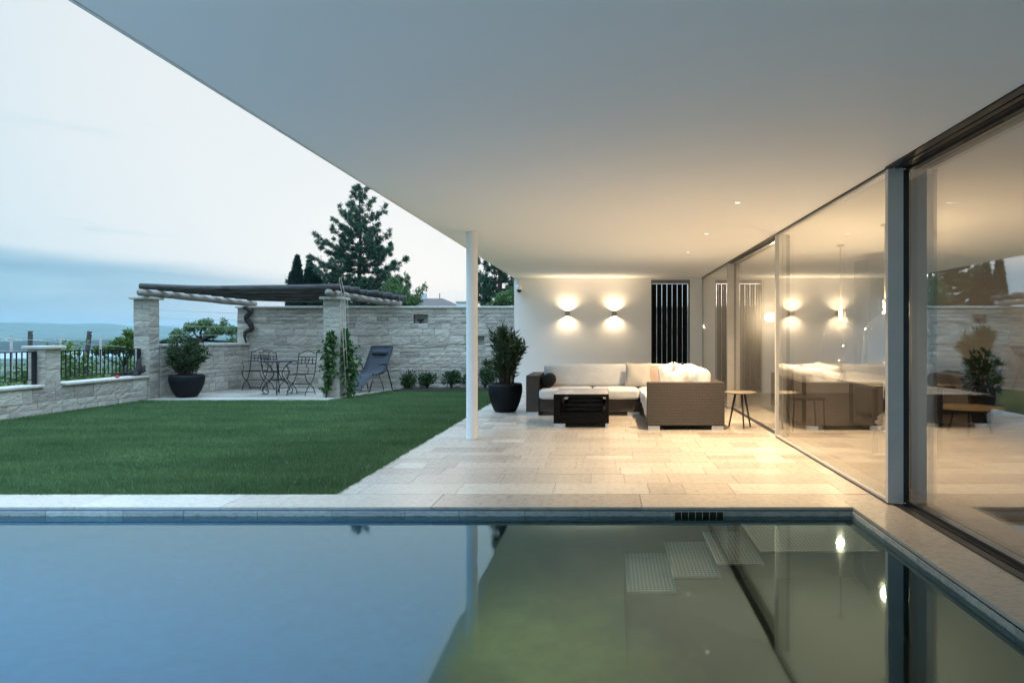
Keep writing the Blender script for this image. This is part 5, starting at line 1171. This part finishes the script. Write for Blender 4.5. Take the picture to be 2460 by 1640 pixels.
PROF = ((0.0, 0.14, 0.22, 0.33, 0.44, 0.52, 0.6, 0.7, 0.78, 0.86, 0.94, 1.0), (0.5, 0.72, 0.86, 1.0, 0.98, 1.0, 0.72, 0.66, 0.50, 0.42, 0.2, 0.1))
px = at(826, 433, 40); pine('tall broad dark pine rising behind the pergola', px[0], 40.0, px[2], 3.15, 31, 0.0, None, 0.24, PROF, 25, 1.15)
px = at(1150, 500, 30); pine('dark pine partly hidden between white column and house corner', px[0], 30.0, px[2] + 1.4, 2.1, 44, 0.0, None, 0.22, None, 22, 1.1)
for k, (X_, Y_, w_, lab) in enumerate(((683, 587, 1.15, 'taller slim dark cypress left of the big pine'), (711, 597, 1.15, 'slightly shorter slim cypress right next to the big pine'), (729, 632, 1.2, 'lowest dark cypress tucked under the big pine'), (671, 625, 1.0, 'short dark cypress at the left edge of the cypress group'))):
    px = at(X_, Y_, 37 + k * 0.4); cypress(lab, px[0], px[1], px[2], w_, 70 + k)
def cl(d, *q): return [(at(a, b, d + dd)[0], d + dd, at(a, b, d)[2], r * d / FP, r2 * d / FP) for a, b, dd, r, r2 in q]
c = cl(27, (900, 668, 0, 24, 22), (880, 690, .6, 22, 18), (925, 680, -.3, 22, 22), (905, 645, .3, 15, 12), (940, 695, 0, 20, 14)); broadleaf('bright green leafy tree in front of the right side of the pine', 'leafy_tree', 'tree', c[0][0], 27, gz(c[0][0], 27), c, 3600, 0.10, 'tree_leaf', 91, 0.06)
c = cl(24, (934, 640, 0, 6, 18), (930, 665, .2, 9, 12), (962, 672, -.1, 10, 12), (975, 660, .1, 6, 12), (950, 690, 0, 22, 14)); broadleaf('thin wispy sapling with pale leaves above the stone wall', 'sapling_tree', 'tree', c[1][0], 24, gz(c[1][0], 24), c, 900, 0.085, 'tree_leaf', 92, 0.03)
c = cl(22, (1158, 690, 0, 24, 22), (1180, 680, .3, 22, 22), (1135, 702, 0, 16, 12)); broadleaf('rounded green bush behind the stone wall at the house corner', 'garden_shrub', 'shrub', c[0][0], 22, gz(c[0][0], 22), c, 2600, 0.075, 'tree_leaf', 93, 0.04)
c = cl(25, (410, 768, 0, 20, 13), (440, 752, .4, 24, 13), (470, 745, 0, 24, 14), (500, 757, -.3, 22, 14), (515, 742, .3, 9, 14), (535, 760, .2, 20, 14), (480, 770, .5, 20, 10), (538, 785, 0, 18, 10), (395, 782, .2, 12, 8)); broadleaf('gnarled spreading fruit tree beyond the waist-high patio wall', 'fruit_tree', 'tree', at(478, 800, 25)[0], 25, gz(at(478, 800, 25)[0], 25), c, 3900, 0.085, 'tree_leaf', 94, 0.11, -0.25, at(462, 781, 25)[2])

# vineyard below the low wall
def build_vineyard():
    posts = ((26, 771, 15.5, 0.0, 'grey vineyard stake at the left photo edge'), (70, 760, 17.0, 0.03, 'thick vineyard post just left of the small pillar cap'), (140, 770, 18.0, 0.0, 'thin pale vineyard stake at the right side of the small pillar'), (206, 761, 16.5, 0.13, 'dark leaning vineyard post above the right railing'), (231, 773, 18.5, 0.0, 'thin grey vineyard stake right of the leaning post'))
    for k, (x, y, d, lean, lab) in enumerate(posts):
        a = at(x, y, d); g = gz(a[0], d); t = thing('vineyard_post', lab, 'post', (a[0], d, g), 0, 'vineyard posts beyond the railing'); r = 0.055 if k in (1, 3) else 0.03
        MB().tube([(a[0] - lean * (a[2] - g), d, g - 0.3), a], [r, r * 0.92], 8).build('post_shaft', 'grey_wood' if k not in (1, 3) else 'dark_bark', t); MB().tube([(a[0] - r * 1.1, d, a[2] - 0.06), (a[0] + r * 1.1, d, a[2] - 0.06)], r * 0.22, 5).build('wire_clip', 'grey_aluminium', t)
    rows = ((-12.3, 10.5, 17.5, 2.0, 'nearest row of green vines just below the railing'), (-14.4, 12.0, 22.5, 2.2, 'second row of green vines below the railing'), (-16.8, 14.0, 26.0, 2.4, 'third row of green vines farther down the slope'), (-19.6, 16.0, 30.0, 2.4, 'fourth row of green vines, farthest down the slope'))
    for k, (x, y0, y1, h, lab) in enumerate(rows):
        rng = np.random.default_rng(120 + k); t = thing('vine_row', lab, 'vines', (x, (y0 + y1) / 2, gz(x, (y0 + y1) / 2)), 0, 'rows of the vineyard'); n = int((y1 - y0) * 620); y = rng.uniform(y0, y1, n); g = ground_z(np.full(n, x), y); lum = 0.75 + 0.2 * np.sin(y * 2.1 + k) + 0.14 * np.sin(y * 5.3)
        zz = 0.35 + (h * lum - 0.3) * rng.random(n) ** 0.8; P = np.stack([x + rng.normal(0, 0.20, n), y, g + zz], 1); D = rng.normal(size=(n, 3)) + np.array([0, 0, -0.2])
        np_mesh('foliage', leaf_quads(P, D, rng.uniform(0.08, 0.14, n), rng.uniform(0.07, 0.11, n), rng), 4, 'vine_leaf', t)
        s = MB(); w = MB(); y = y0
        while y < y1: gg = gz(x, y); s.tube([(x, y, gg - 0.2), (x + 0.03, y + 0.05, gg + 0.6), (x, y, gg + 1.0)], [0.035, 0.028, 0.02], 6); y += 1.1
        for hh in (0.9, 1.5, 2.15): w.tube([(x, yy, gz(x, yy) + hh) for yy in np.linspace(y0, y1, 6)], 0.004, 4)
        s.build('stem', 'dark_bark', t); w.build('wire', 'grey_aluminium', t)
    c = cl(20, (285, 792, 0, 24, 18), (300, 772, .3, 12, 10), (262, 800, .2, 22, 14), (292, 764, 0, 6, 9), (230, 806, .3, 20, 12), (300, 800, 0, 16, 20)); broadleaf('light green bushy shrub behind the railing next to the tall pillar', 'garden_shrub', 'shrub', c[0][0], 20, gz(c[0][0], 20), c, 2300, 0.10, 'vine_leaf', 95, 0.04)
    c = cl(30, (380, 790, 0, 14, 10), (410, 795, .3, 16, 9)); broadleaf('dark low bush far behind the waist-high wall, by the tall pillar', 'garden_shrub', 'shrub', c[0][0], 30, gz(c[0][0], 30), c, 900, 0.12, 'cypress_leaf', 96, 0.04)
build_vineyard()

def build_neighbour():
    d = 62.0; a = at(975, 681, d); e = at(1046, 704, d); g = gz(a[0], d); ez = e[2] - 0.15; rz = a[2]
    t = thing('neighbour_house', 'distant house with dark hipped tile roof showing above the stone wall', 'house', (a[0] - 3, d + 4, g)); x0, x1 = a[0] - 9, e[0] + 0.1; y0, y1 = d - 1.5, d + 8
    MB().box(x0 + 0.5, y0 + 0.5, g - 0.5, x1 - 0.6, y1 - 0.5, ez - 0.01).build('wall', 'interior_plaster', t); ym = (y0 + y1) / 2
    m = MB(); m.add([(x0, y0, ez), (x1, y0, ez), (x1, y1, ez), (x0, y1, ez), (x0 + 3, ym, rz), (a[0] + 0.9, ym, rz)], [(0, 1, 5, 4), (1, 2, 5), (2, 3, 4, 5), (3, 0, 4), (3, 2, 1, 0)]); rf = m.build('roof', 'roof_tile', t)
    MB().box(a[0] - 1.2, ym - 0.3, rz - 0.4, a[0] - 0.7, ym + 0.3, rz + 0.5).build('chimney', 'interior_plaster', rf); MB().tube([(a[0] + 0.6, ym, rz - 0.2), (a[0] + 0.6, ym, rz + 0.5)], 0.04, 6).build('antenna', 'dark_metal', rf)
    d = 48.0; a = at(1063, 692, d); t = thing('far_chimney_house', 'pale far-off house top just left of the white column', 'house', (a[0], d, gz(a[0], d))); MB().box(a[0] - 0.45, d, gz(a[0], d) - 0.5, a[0] + 0.6, d + 1.2, a[2] - 0.1).build('wall', 'white_paint', t); MB().box(a[0] - 0.5, d - 0.05, a[2] - 0.099, a[0] + 0.65, d + 1.25, a[2]).build('roof', 'cap_stone', t)
build_neighbour()

# ------------------------------------------------------------------ evening haze over the valley
def build_haze():
    t = NT('valley_haze'); v = t.n('VolumePrincipled'); v.inputs['Density'].default_value = 0.00008; v.inputs['Color'].default_value = (0.46, 0.64, 0.71, 1); v.inputs['Anisotropy'].default_value = 0.1
    t.t.links.new(v.outputs[0], t.out.inputs['Volume']); t.end()
    m = MB(); m.box(-21000, -17000, -72, 17000, 21000, 330); tag(m.build('haze', 'valley_haze'), 'thin blue evening haze over the valley', 'haze', None, 'stuff')
build_haze()
